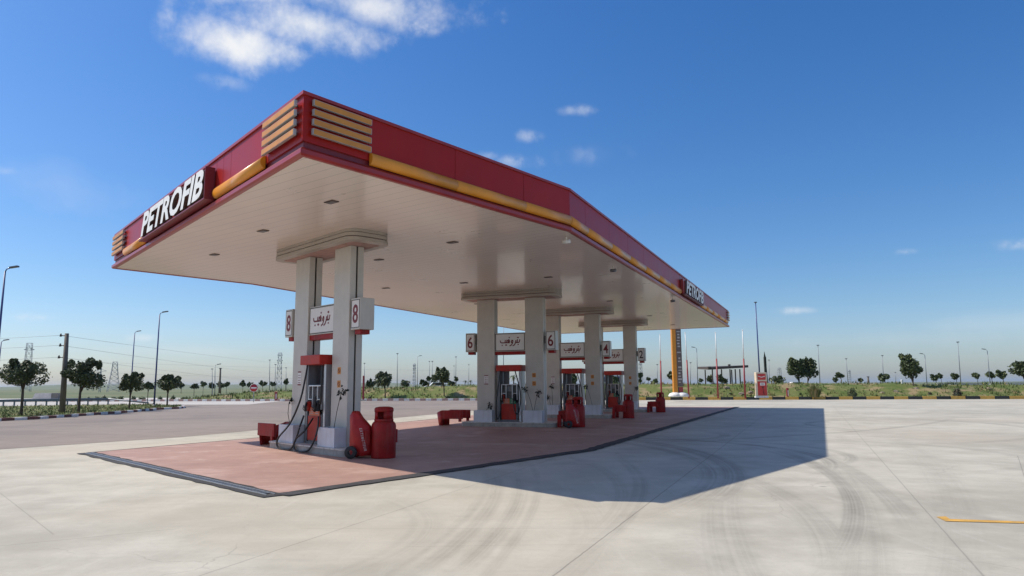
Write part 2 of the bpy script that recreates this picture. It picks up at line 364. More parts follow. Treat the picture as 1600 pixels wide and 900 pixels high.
def tag(o, label, cat, group=None):
    o['label'] = label; o['category'] = cat
    if group: o['group'] = group
    return o
def struct(o): o['kind'] = 'structure'; return o
def dup(root, label=None, loc=None, rz=None):
    r = root.copy(); C.objects.link(r)
    if label: r['label'] = label
    if loc is not None: r.location = loc
    if rz is not None: r.rotation_euler = (0, 0, rz)
    for ch in root.children:
        c = ch.copy(); C.objects.link(c); c.parent = r
        for g in ch.children:
            d = g.copy(); C.objects.link(d); d.parent = c
    return r
def text_bm(txt, size, extrude, shear=0., bold=0., sx=1., align='CENTER'):
    cu = bpy.data.curves.new('lettering', 'FONT'); cu.body = txt; cu.size = size; cu.extrude = extrude; cu.shear = shear; cu.offset = bold
    cu.align_x = align; cu.align_y = 'CENTER'; cu.resolution_u = 3
    o = bpy.data.objects.new('lettering', cu); C.objects.link(o)
    dg = bpy.context.evaluated_depsgraph_get(); dg.update()
    me = bpy.data.meshes.new_from_object(o.evaluated_get(dg))
    bm = bmesh.new(); bm.from_mesh(me); bmesh.ops.scale(bm, vec=(sx, 1, 1), verts=bm.verts)
    bpy.data.objects.remove(o); bpy.data.curves.remove(cu); bpy.data.meshes.remove(me)
    return bm
def upright(loc, nrm):
    """matrix that stands an XY-plane drawing upright at loc, facing nrm"""
    z = Vector(nrm).normalized(); x = Vector((0, 0, 1)).cross(z).normalized(); y = z.cross(x)
    m = Matrix((x, y, z)).transposed().to_4x4(); m.translation = Vector(loc); return m
def ribbon(mb, pts, w, d=.004):
    """flat stroke in the XY plane, w wide, d thick"""
    for p, q in zip(pts, pts[1:]):
        p, q = Vector(p).to_3d(), Vector(q).to_3d(); t = q-p
        if t.length < 1e-6: continue
        a = math.atan2(t.y, t.x); c = (p+q)/2
        mb.box((c.x, c.y, d/2), (t.length+w*.7, w, d), a)

# ------------------------------------------------------------------ ground
KD = Vector((.9787, -.2055, 0)); KN = Vector((.2055, .9787, 0)); K0 = Vector((4.6, 74.3, 0))
def kerb_pt(x, t=0., z=0.):
    p = K0 + KD*((x-4.6)/.9787) + KN*t; return Vector((p.x, p.y, z))
def smoothstep(a, b, x): t = max(0, min(1, (x-a)/(b-a))); return t*t*(3-2*t)
def sheet(name, poly, z, m):
    mb = MB(); mb.face([(p[0], p[1], z) for p in poly]); o = mb.build(name, m, normals=False)
    if o.data.polygons[0].normal.z < 0: o.data.flip_normals()
    return struct(o)
# far terrain, one sheet to the horizon with low hills on the left
def terr_z(x, y):
    r = math.hypot(x, y); az = math.degrees(math.atan2(x, y)); z = -.16
    if r > 900 and y > 0:
        k = smoothstep(1500, 3600, r)*(1-smoothstep(5200, 7800, r)*.6)
        a = (1-smoothstep(-14, 6, az))*smoothstep(-75, -55, az)
        z += k*a*(17 + 5*math.sin(az*.43+1) + 3*math.sin(az*1.1) + 1.4*math.sin(az*2.7+r*.002))
        z += smoothstep(4200, 6500, r)*a*(10+5*math.sin(az*.9+.4))
        z += k*(1-a)*2.2
    return z
mb = MB(); rad = [0, 20, 60, 120, 200, 320, 500, 750, 1000, 1300, 1600, 1900, 2200, 2600, 3000, 3500, 4000, 4600, 5200, 5800, 6500, 7300, 8200, 9500]
NA = 360; rings = []
for r in rad[1:]:
    rings.append([mb.bm.verts.new((r*math.sin(2*math.pi*k/NA), r*math.cos(2*math.pi*k/NA), terr_z(r*math.sin(2*math.pi*k/NA), r*math.cos(2*math.pi*k/NA)))) for k in range(NA)])
mb.bm.faces.new(rings[0])
for A, B in zip(rings, rings[1:]):
    for k in range(NA): mb.bm.faces.new((A[k], A[(k+1) % NA], B[(k+1) % NA], B[k])).smooth = True
struct(mb.build('ground', 'field'))

KW = kerb_pt(-66); KE = kerb_pt(150)
sheet('forecourt', [(-70, -60), (150, -60), (KE.x, KE.y), (KW.x, KW.y)], 0, 'concrete')
edge = [gp(33, 700), gp(280, 683.3), gp(409, 671.5), gp(586.6, 655.9), gp(680, 647.3), gp(732, 642.6)]
sheet('asphalt_road', [(-46, -30)] + [(p.x, p.y) for p in edge] + [(.2, 57), (2.2, 66), (kerb_pt(3.2).x, kerb_pt(3.2).y)] + [(kerb_pt(-60).x, kerb_pt(-60).y), (-66, 60), (-66, -30)], .004, 'asphalt')
padp = [gp(430, 776), gp(920, 704), gp(1152, 636), Vector((3.6, 53, 0)), gp(728, 649.8), gp(622, 660.7), gp(407, 684), gp(135, 708)]
PADK = padp[2]
sheet('red_pad', [(p.x, p.y) for p in padp], .008, 'pad')
def border(name, pts, w0, w1, z, m, rag=.05, step=.22, flare=0.):
    mb = MB(); A = []; rnd = random.Random(len(name)+int(w0*100))
    for p, q in zip(pts, pts[1:]):
        L = (q-p).length; n = max(2, int(L/step)); t = (q-p).normalized(); nn = Vector((t.y, -t.x, 0))
        for k in range(n+1):
            if k == n and q is not pts[-1]: continue
            c = p.lerp(q, k/n); A.append((c + nn*(w0+rnd.uniform(0, rag)), c - nn*(w1+rnd.uniform(0, rag))))
    vs = [(mb.bm.verts.new((a.x, a.y, z)), mb.bm.verts.new((b.x, b.y, z))) for a, b in A]
    for a, b in zip(vs, vs[1:]): mb.bm.faces.new((a[0], b[0], b[1], a[1]))
    o = mb.build(name, m, normals=False)
    if o.data.polygons[0].normal.z < 0: o.data.flip_normals()
    return struct(o)
border('pad_border', [padp[7], padp[0]], .17, .17, .012, 'pad_border', .07, .3)
border('pad_border', [padp[0]+Vector((.05, .1, 0)), padp[1], padp[2]], .13, .14, .016, 'pad_border', .06)
border('pad_border', [padp[7], padp[6], padp[5], padp[4]], .03, .03, .012, 'pad_border', .02)
d0 = padp[7].lerp(padp[0], .02); d1 = padp[7].lerp(padp[0], .985)
mb = MB(); t = (d1-d0).normalized(); a = math.atan2(t.y, t.x); c = (d0+d1)/2; nn = Vector((t.y, -t.x, 0))
g = empty('drain_channel', 'long steel edged drain channel along the front of the red pad', 'drain', (c.x, c.y, .02), a)
mb = MB()
for k in range(int((d1-d0).length/.12)): mb.box((-(d1-d0).length/2+.06+k*.12, 0, .001), (.07, .1, .006))
mb.build('grating', 'steel_dk', g)
for sgn in (-1, 1): MB().box((0, sgn*.065, 0), ((d1-d0).length, .013, .012)).build('edge_rail', 'steel', g)
# yellow painted line on the right
yl = [gp(1463, 808), gp(1478, 815), gp(1600, 818.5), gp(1700, 821), gp(1700, 818.5), gp(1600, 815.5), gp(1484, 811.5), gp(1478, 807.5)]
struct(sheet('painted_line', [(p.x, p.y) for p in yl], .006, 'yellow_line'))

# kerbs ------------------------------------------------------------
mb = MB(); x = -58.; i = 0
while x < 120:
    left = x < 8.5; L = .62 if left else 1.22
    col = (1 if i % 2 else 0) if left else (2 if i % 2 else 3)
    p = kerb_pt(x+L*.49, .12); mb.mi = col
    mb.box((p.x, p.y, (.08 if left else .1)+random.uniform(-.008, .008)), (L-.02, .24, .32 if left else .36), math.atan2(KD.y, KD.x)+random.uniform(-.006, .006), .015)
    x += L*.9787; i += 1
struct(mb.build('kerb', ['kerb_w', 'kerb_p', 'kerb_y', 'kerb_k']))
isl = [gp(-120, 664), gp(0, 658), gp(60, 655), gp(120, 650.5), gp(206, 644.3), gp(242, 640.7), gp(278, 638.8), gp(287, 637.4), gp(286, 636.2), gp(276, 635)]
mb = MB(); i = 0
dense = []
for p, q in zip(isl, isl[1:]):
    n = max(1, round((q-p).length/.75))
    for k in range(n): dense.append((p.lerp(q, k/n), p.lerp(q, (k+1)/n)))
for p, q in dense:
    c = (p+q)/2; t = q-p; mb.mi = i % 2; i += 1
    mb.box((c.x, c.y, .03), (t.length-.015, .22, .24), math.atan2(t.y, t.x), .015)
struct(mb.build('island_kerb', ['kerb_w', 'kerb_r']))
back = [gp(232, 633.2), gp(120, 634.4), gp(0, 636.4), gp(-130, 639)]
mb = MB(); mb.face([(p.x, p.y, .1) for p in isl + back]); o = mb.build('grass_verge', 'soil_grass', normals=False)
if o.data.polygons[0].normal.z < 0: o.data.flip_normals()
struct(o)
sheet('service_road', [(-150, 62), (gp(-130, 639).x, gp(-130, 639).y+.6), (gp(232, 633.2).x, gp(232, 633.2).y+.6), (-24.5, 66), (-26, 80.6), (-36, 108), (-62, 116), (-150, 124)], .012, 'pale_road')

# embankment -------------------------------------------------------
def bank_h(x):
    return .95 + .6*smoothstep(-36, -6, x) - .45*smoothstep(26, 60, x)
rnd = random.Random(3)
def bank_n(x, t): return .10*math.sin(x*.55+t*.9)+.07*math.sin(x*1.3-t*.7+1)+.05*math.sin(x*2.9+t*2.1)
mb = MB(); prof = [(.24, 0.), (1.2, .06), (2.4, .25), (3.8, .55), (5.2, .82), (6.6, .95), (8.2, 1.), (12, .97), (25, .85), (70, .7), (200, .4), (420, -.2)]
cols = []
x = -46.
while x < 135:
    col = []
    kl = smoothstep(-44, -34, x)
    for t, k in prof:
        h = bank_h(x)
        z = .12 + (h-.12)*k*kl + (bank_n(x, t)*min(1, k*2.5)*kl if .05 < k < .99 else bank_n(x, t)*.25*kl)
        if t > 300: z = -.3
        p = kerb_pt(x, t + .6*math.sin(x*.3)*min(1, t*.2) if t < 20 else t); col.append(mb.bm.verts.new((p.x, p.y, z)))
    cols.append(col); x += .8
for A, B in zip(cols, cols[1:]):
    for k in range(len(prof)-1): mb.bm.faces.new((A[k], B[k], B[k+1], A[k+1])).smooth = True
struct(mb.build('embankment', 'soil_grass'))
def bank_z(x, t):
    kl = smoothstep(-44, -34, x)
    for (t0, k0), (t1, k1) in zip(prof, prof[1:]):
        if t0 <= t <= t1: k = k0+(k1-k0)*(t-t0)/(t1-t0); break
    return .12+(bank_h(x)-.12)*k*kl + bank_n(x, t)*min(1, k*2.5)*kl

def tuft(mb, p, h, w, n, rnd):
    for k in range(n):
        a = rnd.uniform(0, 2*math.pi); l = rnd.uniform(.3, 1)*w; d = Vector((math.cos(a), math.sin(a), 0)); s = Vector((-d.y, d.x, 0))*h*rnd.uniform(.08, .16)
        b = Vector(p) + d*l*.3; tip = b + d*l + Vector((0, 0, h*rnd.uniform(.6, 1.1)))
        mb.face([b-s, b+s, tip])
rnd = random.Random(11)
mb = MB()
for k in range(4200):
    x = rnd.uniform(-42, 62); t = rnd.uniform(.4, 8.8)**1.0; p = kerb_pt(x, t); z = bank_z(x, t)-.03
    patch = math.sin(x*.31+t*.5)+math.sin(x*.13-1)+.8*math.sin(x*.9+t)
    straw = rnd.random() < (.2 + .25*max(0, patch)*(1 if x > -5 else .4))
    mb.mi = 1 if straw else 0
    tuft(mb, (p.x, p.y, z), rnd.uniform(.12, .42), rnd.uniform(.1, .35), 4, rnd)
o = mb.build('bank_grass', ['grass_a', 'grass_b'], normals=False); o['kind'] = 'stuff'
mb = MB()
for k in range(3000):
    u = rnd.uniform(-100, 282); pf = None
    lo = np.interp(u, [-120, 0, 60, 120, 206, 242, 282], [664, 658, 655, 650.5, 644.3, 640.7, 638.8]); hi = np.interp(u, [-130, 0, 120, 232, 282], [639, 636.4, 634.4, 633.2, 636])
    v = rnd.uniform(hi, lo-1.2); p = gp(u, v); mb.mi = 1 if rnd.random() < .22 else 0
    tuft(mb, (p.x, p.y, .08), rnd.uniform(.06, .22), rnd.uniform(.08, .25), 4, rnd)
o = mb.build('verge_grass', ['grass_a', 'grass_b'], normals=False); o['kind'] = 'stuff'
# rocks along the bank (right): countable bigger ones
def rock(u, v, w, label):
    p = gp(u, v); t = 2.0; x = p.x
    rr = random.Random(int(u)); mb = MB(); bmesh.ops.create_icosphere(mb.bm, subdivisions=2, radius=1)
    for q in mb.bm.verts: q.co *= rr.uniform(.75, 1.2); q.co = Vector((q.co.x*w, q.co.y*w*.7, q.co.z*w*.6))
    w *= .6; o = mb.build('rock', 'rock'); o.scale = (.6, .6, .6); q = kerb_pt(x, t); 
    tt = {0: 2.4, 1: 3.2, 2: 4.2}[int(u) % 3]; q = kerb_pt(x, tt); o.location = (q.x, q.y, bank_z(x, tt)+w*.1)
    tag(o, label, 'rock', 'rocks on the grassy bank')
# ------------------------------------------------------------------ canopy
fit = [(-3.382,10.984),(1.427,16.873),(14.324,46.523),(2.451,52.118),(-9.462,25.431),(-12.481,21.751)]
CP = [Vector((a, b, 0)) for a, b in fit]
N_, K_, R2, B_, KL_, L_ = CP
H, T = 5.305, 6.40
cc = Vector((0, 0, 0))
canopy = empty('forecourt_canopy', 'large bent canopy with red fascia and white soffit over the fuel pumps', 'canopy')
pl = [(p.x, p.y) for p in CP]
MB().prism([tuple(q) for q in offset(pl, -.05)], H+.02, H+.06).build('soffit', 'soffit', canopy)
MB().prism([tuple(q) for q in offset(pl, -.06)], T-.12, T-.05).build('roof', 'steel_dk', canopy)
MB().sweep(pl, [(-.08, T-.06), (.035, T-.06), (.035, T-.004), (-.005, T), (-.08, T)]).build('cap_trim', 'red_trim', canopy)
MB().sweep(pl, [(-.05, H), (.02, H), (.05, H+.03), (.05, H+.1), (.0, H+.15), (-.05, H+.15)]).build('lower_trim', 'red_trim', canopy)
MB().sweep(pl, [(-.06, H+.152), (-.035, H+.152), (-.035, H+.3), (-.06, H+.3)]).build('recess_trim', 'red_dark', canopy)
sides = [(N_, K_, [0, 1.35, 3.56, 5.78]), (K_, R2, [0, 1.27, 3.57, 5.73, 7.92, 10.17, 12.29, 14.77, 17.4, 20.05, 21.97, 24.22, 26.44, 29.69]),
         (R2, B_, [0, 2.2, 4.4, 6.6, 8.8, 11]), (B_, KL_, [2.2*k for k in range(13)]), (KL_, L_, [0, 2.4]), (L_, N_, [0, 1.63, 4.04, 4.18, 9.77, 10.2, 10.66, 12.55])]
def side_frame(a, b):
    t = (b-a).normalized(); n = Vector((t.y, -t.x, 0)); return t, n, math.atan2(t.y, t.x)
for a, b, cuts in sides:
    t, n, ang = side_frame(a, b); L = (b-a).length; cuts = cuts + [L]
    for s0, s1 in zip(cuts, cuts[1:]):
        c = a + t*(s0+s1)/2 - n*.02
        MB().box((c.x, c.y, (H+.255+T-.062)/2), (s1-s0-.012, .04+random.uniform(0, .004), T-.062-H-.255), ang).build('fascia_panel', 'red_paint', canopy)
def band(a, b, s0, s1):
    t, n, ang = side_frame(a, b); mb = MB(); m = 10; A, B_2 = [], []
    for k in range(m+1):
        f = -math.pi/2 + math.pi*k/m; off = n*(.004+.095*math.cos(f)); z = H+.285+.115*math.sin(f)
        for s, arr in ((s0, A), (s1, B_2)):
            p = a + t*s + off; arr.append(mb.bm.verts.new((p.x, p.y, z)))
    for k in range(m): mb.bm.faces.new((A[k], A[k+1], B_2[k+1], B_2[k])).smooth = True
    mb.bm.faces.new(A); mb.bm.faces.new(B_2[::-1]); return mb.build('accent_band', 'yellow', canopy)
LN = (N_-L_).length; LK = (K_-N_).length; LR = (R2-K_).length
for s in ((1.37, 3.56), (3.565, 5.78), (5.785, LK+.03)): band(N_, K_, *s)
kr = [-.03, 1.27, 3.57, 5.73, 7.92, 10.17, 12.29, 14.72]
for s0, s1 in zip(kr, kr[1:]): band(K_, R2, s0+.003, s1-.003)
kr = [20.1, 21.97, 24.22, 26.44, 29.69, LR-.9]
for s0, s1 in zip(kr, kr[1:]): band(K_, R2, s0+.003, s1-.003)
band(L_, N_, 1.65, 4.05); band(L_, N_, 9.85, LN-1.57)
for s0, s1 in ((1.4, 4), (4, 7), (7, 10), (10, 12)): band(R2, B_, s0+.003, s1-.003)
for k in range(9): band(B_, KL_, 1.2+3*k, 1.2+3*k+2.99)
band(KL_, L_, .3, 3.2)
def slats(a, b, s0, s1):
    t, n, ang = side_frame(a, b)
    for k in range(4):
        z = H+.425+k*.165; c = a + t*(s0+s1)/2 + n*.075
        mb = MB(); mb.box((c.x, c.y, z), (s1-s0, .05, .105), ang)
        o = mb.build('slat', 'silver', canopy)
        c2 = c + n*.0265; MB().box((c2.x, c2.y, z), (s1-s0-.025, .004, .09), ang).build('slat_face', 'orange', o)
        for s in (s0+.12, s1-.12):
            c3 = a + t*s + n*.025; MB().box((c3.x, c3.y, z), (.03, .05, .05), ang).build('bracket', 'dark', o)
slats(N_, K_, .13, 1.34); slats(L_, N_, LN-1.54, LN-.14); slats(L_, N_, .1, 1.55); slats(R2, B_, .1, 1.35); slats(K_, R2, LR-.8, LR-.12)
slats(KL_, L_, 3.3, 4.6)
# downlights in the soffit
DLS = [(-3.66,13.94),(-5.98,16.58),(-8.41,19.59),(-1.55,18.12),(-3.95,20.61),(-4.83,26.72),(-1.76,25.5),(1.27,24.26),(4.4,31.45),(7.54,38.51),(10.17,44.56),(-1.6,32.2),(1.6,38.6),(4.6,44.6)]
for i, (x, y) in enumerate(DLS):
    mb = MB(); mb.box((x, y, H+.012), (.28, .17, .02), R_(-40 if i < 5 else -23)); o = mb.build('downlight', 'fitting', canopy)
    MB().box((x, y, H+.0), (.2, .1, .006), R_(-40 if i < 5 else -23)).build('lens', 'steel_dk', o)

# fascia lettering -------------------------------------------------
def fascia_sign(a, b, s0, s1, label):
    t, n, ang = side_frame(a, b); c = a + t*(s0+s1)/2
    root = empty('fascia_sign', label, 'sign', (c.x, c.y, H+.62), ang, 'lettered signs on the red fascia')
    w = s1-s0
    MB().box((0, -.085, -.1), (w, .12, .65)).build('backing_box', 'red_trim', root)
    MB().box((0, -.12, -.44), (w+.05, .2, .03)).build('lower_shelf', 'red_dark', root)
    MB().box((w/2+.012, -.12, -.1), (.024, .2, .68)).build('end_fin', 'red_dark', root)
    bm = text_bm('PETROFIB', 1.0, .045, .28, .034, 1., 'CENTER')
    for v in bm.verts: v.co.y *= 1.0
    xs = [v.co.x for v in bm.verts]; ys = [v.co.y for v in bm.verts]
    sx_, sy_ = (w-.3)/(max(xs)-min(xs)), .62/(max(ys)-min(ys)); x0, y0 = (max(xs)+min(xs))/2, (max(ys)+min(ys))/2
    seen = set(); bm.verts.index_update(); groups_ = []
    for v in bm.verts:
        if v.index in seen: continue
        st = [v]; comp = set()
        while st:
            q = st.pop()
            if q.index in comp: continue
            comp.add(q.index); st += [e.other_vert(q) for e in q.link_edges if e.other_vert(q).index not in comp]
        seen |= comp; groups_.append(comp)
    bm.verts.ensure_lookup_table()
    groups_.sort(key=lambda g: sum(bm.verts[i].co.x for i in g)/len(g))
    for comp in groups_:
        b2 = bm.copy(); b2.verts.ensure_lookup_table()
        bmesh.ops.delete(b2, geom=[v for v in b2.verts if v.index not in comp], context='VERTS')
        for v in b2.verts: v.co = Vector(((v.co.x-x0)*sx_, (v.co.y-y0)*sy_, v.co.z))
        b2.normal_update()
        for f in b2.faces: f.material_index = 0 if f.normal.z > .5 else 1
        m = MB(); m.bm.free(); m.bm = b2
        m.xform(upright((.12, -.195, -.085), (0, -1, 0)))
        m.build('letter', ['white', 'letter_side'], root)
    bm.free()
    return root
fascia_sign(L_, N_, 4.2, 9.72, 'large PETROFIB lettering on the sunlit short side of the canopy')
fascia_sign(K_, R2, 14.8, 20.0, 'far PETROFIB lettering near the distant right end of the canopy')

# columns, capitals, islands --------------------------------------
ISL = [('8', (-4.78, 18.10), -46), ('6', (-.045, 28.17), -20), ('4', (3.0, 34.97), -21), ('2', (6.0, 41.97), -23)]
P_ = 2.08; CW, CD = .75, .38; ZC = 5.04
def rrect(w, d, r, n=6):
    out = []
    for cx, cy, a0 in ((w/2-r, -d/2+r, -90), (w/2-r, d/2-r, 0), (-w/2+r, d/2-r, 90), (-w/2+r, -d/2+r, 180)):
        for k in range(n+1):
            a = R_(a0+90*k/n); out.append((cx+r*math.cos(a), cy+r*math.sin(a)))
    return out
def place(o, c, deg): o.location = (c[0], c[1], 0); o.rotation_euler = (0, 0, R_(deg)); return o
ARABIC = [[(.985,.13),(.975,.03),(.95,0),(.90,0)],[(.90,0),(.87,.0),(.86,.14)],[(.86,.03),(.84,0),(.79,0)],[(.79,.10),(.785,-.02),(.75,-.11),(.68,-.15)],
          [(.635,.0),(.58,.0),(.56,.05),(.58,.11),(.62,.11),(.64,.06),(.635,-.03),(.59,-.12),(.52,-.15)],
          [(.47,.0),(.46,.09),(.42,.15),(.38,.1),(.41,.04),(.46,.05)],[(.47,0),(.33,0),(.325,.13)],[(.325,.02),(.31,0),(.245,0),(.24,.12)],[(.24,0),(.07,0),(.01,.025),(-.02,.10)]]
DOTS = [(.94,-.1),(.85,.24),(.89,.24),(.42,.25),(.30,-.11),(.345,-.11),(.12,-.12)]
def arabic(mb, w, th):
    f = lambda p: ((p[0]-.5+p[1]*.18)*w, (p[1]-.03)*w)
    for st in ARABIC: ribbon(mb, [f(p) for p in st], th)
    for d in DOTS: x, y = f(d); mb.box((x, y, .002), (th*1.1, th*1.1, .004), .6)
for num, c, deg in ISL:
    cap = MB()
    cap.prism(rrect(4.1, 1.2, .32), ZC, ZC+.09)
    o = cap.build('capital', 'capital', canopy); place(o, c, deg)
    MB().prism(rrect(3.98, 1.08, .28), ZC+.09, ZC+.112).build('shadow_gap', 'red_dark', o)
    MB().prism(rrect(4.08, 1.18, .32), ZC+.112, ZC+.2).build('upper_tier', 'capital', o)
    MB().prism(rrect(4.0, 1.1, .3), ZC+.2, ZC+.212).build('shadow_gap', 'red_dark', o)
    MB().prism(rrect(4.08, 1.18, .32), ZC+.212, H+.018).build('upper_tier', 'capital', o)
    g = MB().prism(rrect(3.6, .8, .1), ZC-.006, ZC+.002).build('underside_bounce', 'kerb_p', o)  # pink bounce from the red pad put into this plate's colour
    for sg in (-1, 1):
        mb = MB(); a = sg*P_/2*.985
        for q in (-1, 1): mb.box((a, q*(.025+.0825), (ZC-.01+.18)/2), (CW, .165, ZC-.01-.18), 0, .012)
        o = mb.build('column', 'column', canopy); place(o, c, deg)
        MB().box((a, 0, (ZC-.02+.18)/2), (CW-.06, .052, ZC-.02-.18)).build('dark_groove', 'dark', o)
        # pictogram stickers / price notice on the front face
        if sg > 0:
            for z in (1.98, 1.66):
                s = MB().box((a-.02, -.1925, z), (.15, .004, .17)).build('sticker', 'sticker', o)
                m = MB(); ribbon(m, [(.05*math.cos(q*.5236), .05*math.sin(q*.5236)) for q in range(13)], .012); ribbon(m, [(-.036, .036), (.036, -.036)], .012)
                m.xform(upright((a-.02, -.1945, z), (0, -1, 0))); m.build('pictogram', 'red_ink', s)
        else:
            s = MB().box((a+.02, -.1925, 1.82), (.17, .004, .36)).build('price_notice', 'white', o)
            m = MB(); m.box((a+.02, -.1955, 1.985), (.17, .003, .035)); m.box((a+.02, -.1955, 1.655), (.17, .003, .035))
            for k in range(4): m.box((a-.01, -.1955, 1.9-k*.065), (.05, .003, .022)); m.box((a+.055, -.1955, 1.9-k*.065), (.035, .003, .022))
            m.build('printed_lines', 'red_ink', s)
    # name board between the columns
    nb = empty('name_board', {'8': 'white Arabic name board between the nearest pair of columns numbered 8', '6': 'white Arabic name board between the columns numbered 6', '4': 'white Arabic name board between the columns numbered 4', '2': 'farthest white Arabic name board, between the columns numbered 2'}[num], 'sign', (c[0], c[1], 3.3), R_(deg), 'name boards between the columns')
    gap = P_*.985-CW
    MB().box((0, 0, 0), (gap-.006, .3, .74), 0, .01).build('board', 'column', nb)
    for q in (-1, 1):
        mb = MB()
        for x0, z0, w, h in ((0, .335, gap-.06, .018), (0, -.335, gap-.06, .018), (gap/2-.04, 0, .018, .67), (-gap/2+.04, 0, .018, .67)): mb.box((x0, q*.152, z0), (w, .006, h))
        mb.build('border_line', 'dark', nb)
        MB().box((0, q*.1515, 0), (gap-.12, .004, .62)).build('panel', 'white', nb)
        m = MB(); arabic(m, .82, .04); m.xform(upright((0, q*.154, .0), (0, q, 0))); m.build('lettering', 'red_ink', nb)
    MB().box((0, 0, -.435), (gap-.006, .26, .13), 0, .006).build('red_rail', 'guard_red', nb)
    # number boxes
    for sg in (-1, 1):
        a = sg*(P_*.985/2+CW/2+.1+.2)
        w = Matrix.Rotation(R_(deg), 3, 'Z') @ Vector((a, 0, 0))
        side = 'right' if sg > 0 else 'left'
        nm = {'8': 'nearest', '6': 'second', '4': 'third', '2': 'farthest'}[num]
        nx = empty('number_box', f'grey box sign with red number {num} on the {side} column of the {nm} pump island', 'sign', (c[0]+w.x, c[1]+w.y, 3.32), R_(deg), 'pump number boxes')
        MB().box((0, 0, 0), (.4, .4, .76), 0, .012).build('case', 'column', nx)
        MB().box((-sg*.255, 0, .05), (.11, .12, .3)).build('bracket', 'steel_dk', nx)
        MB().box((0, 0, -.435), (.24, .26, .1)).build('lower_block', 'guard_red', nx)
        for q in (-1, 1):
            mb = MB()
            for x0, z0, ww, h in ((0, .33, .35, .014), (0, -.33, .35, .014), (.17, 0, .014, .66), (-.17, 0, .014, .66)): mb.box((x0, q*.202, z0), (ww, .008, h))
            mb.build('border_line', 'dark', nx)
            MB().box((0, q*.2015, 0), (.325, .004, .645)).build('panel', 'white', nx)
            bm = text_bm(num, .62, .003, 0, .008, .8)
            xs = [v.co.x for v in bm.verts]; ys = [v.co.y for v in bm.verts]
            for v in bm.verts: v.co.x -= (min(xs)+max(xs))/2; v.co.y -= (min(ys)+max(ys))/2
            m = MB(); m.bm.free(); m.bm = bm; m.xform(upright((0, q*.207, 0), (0, q, 0))); m.build('numeral', 'red_ink' if num in '864' else 'black_ink', nx)
    # plinth
    ORD = {'8': 'nearest', '6': 'second nearest', '4': 'third nearest', '2': 'farthest'}[num]
    pn = empty('island_plinth', f'low concrete plinth with pale edge under the {ORD} pump, number {num}', 'plinth', (c[0], c[1], 0), R_(deg), 'pump island plinths')
    MB().prism(rrect(3.9, 1.14, .2), -.02, .15).build('base', 'plinth', pn)
    mb = MB(); pr = rrect(3.94, 1.18, .22); mb.prism(pr, .15, .182); mb.build('edge_slab', 'plinth_edge', pn)

    # planters at the feet of the columns
    for sg in (-1, 1):
        a = sg*P_*.985/2; w = Matrix.Rotation(R_(deg), 3, 'Z') @ Vector((a, -.36, 0))
        side = 'right' if sg > 0 else 'left'
        po = empty('planter_box', f'white metal planter box at the foot of the {side} column numbered {num}', 'planter', (c[0]+w.x, c[1]+w.y, .183), R_(deg), 'white planter boxes')
        mb = MB()
        for x0, y0, ww, dd in ((0, -.15, .78, .015), (0, .15, .78, .015), (.3825, 0, .015, .285), (-.3825, 0, .015, .285)): mb.box((x0, y0, .225), (ww, dd, .45), 0, .002)
        mb.build('casing', 'planter', po)
        MB().box((0, 0, .36), (.74, .28, .02)).build('soil', 'dark', po)
        # withered plants
        rr = random.Random(int(num)*3+sg)
        spec = {('8', -1): [(-.2, -.35, .72, .25)], ('8', 1): [(.25, .62, .95, -.05)], ('6', -1): [(.2, .3, .28, -.05)], ('6', 1): [(-.02, -.32, .92, 0), (.03, .25, .78, -.02)],
                ('4', -1): [(-.12, -.2, .45, 0), (.15, .02, 1.0, 0)], ('4', 1): [(.0, -.3, .98, 0)], ('2', -1): [(.1, .1, .6, 0)], ('2', 1): [(.2, .38, .85, 0)]}[(num, sg)]
        pw = empty('withered_plant', f'withered dark plant on a thin bent stem in the {side} planter under number {num}', 'plant', (c[0]+w.x, c[1]+w.y, .55), R_(deg), 'withered plants in the planters')
        st = MB(); lf = MB()
        for x0, x1, h, yy in spec:
            pts = [Vector((x0*.3, 0, 0)), Vector((x0*.3+(x1-x0*.3)*.35, -.03, h*.5)), Vector((x0*.3+(x1-x0*.3)*.75, -.05+yy*.4, h*.9)), Vector((x1, -.06+yy, h))]
            st.tube(pts, .008, 5)
            for k in range(46):
                d = Vector((rr.gauss(0, 1), rr.gauss(0, 1), rr.gauss(0, 1))).normalized(); b = pts[-1]+d*rr.uniform(0, .09)+Vector((0, 0, rr.uniform(-.07, .05)))
                s = d.cross(Vector((rr.uniform(-1, 1), rr.uniform(-1, 1), rr.uniform(-1, 1)))).normalized()*rr.uniform(.015, .035); tp = b+d*rr.uniform(.05, .11)+Vector((0, 0, -.02))
                lf.face([b, (b+tp)/2+s, tp, (b+tp)/2-s])
        st.build('stem', 'leaf_dry', pw); lf.build('leaves', 'leaf_dry', pw, normals=False)

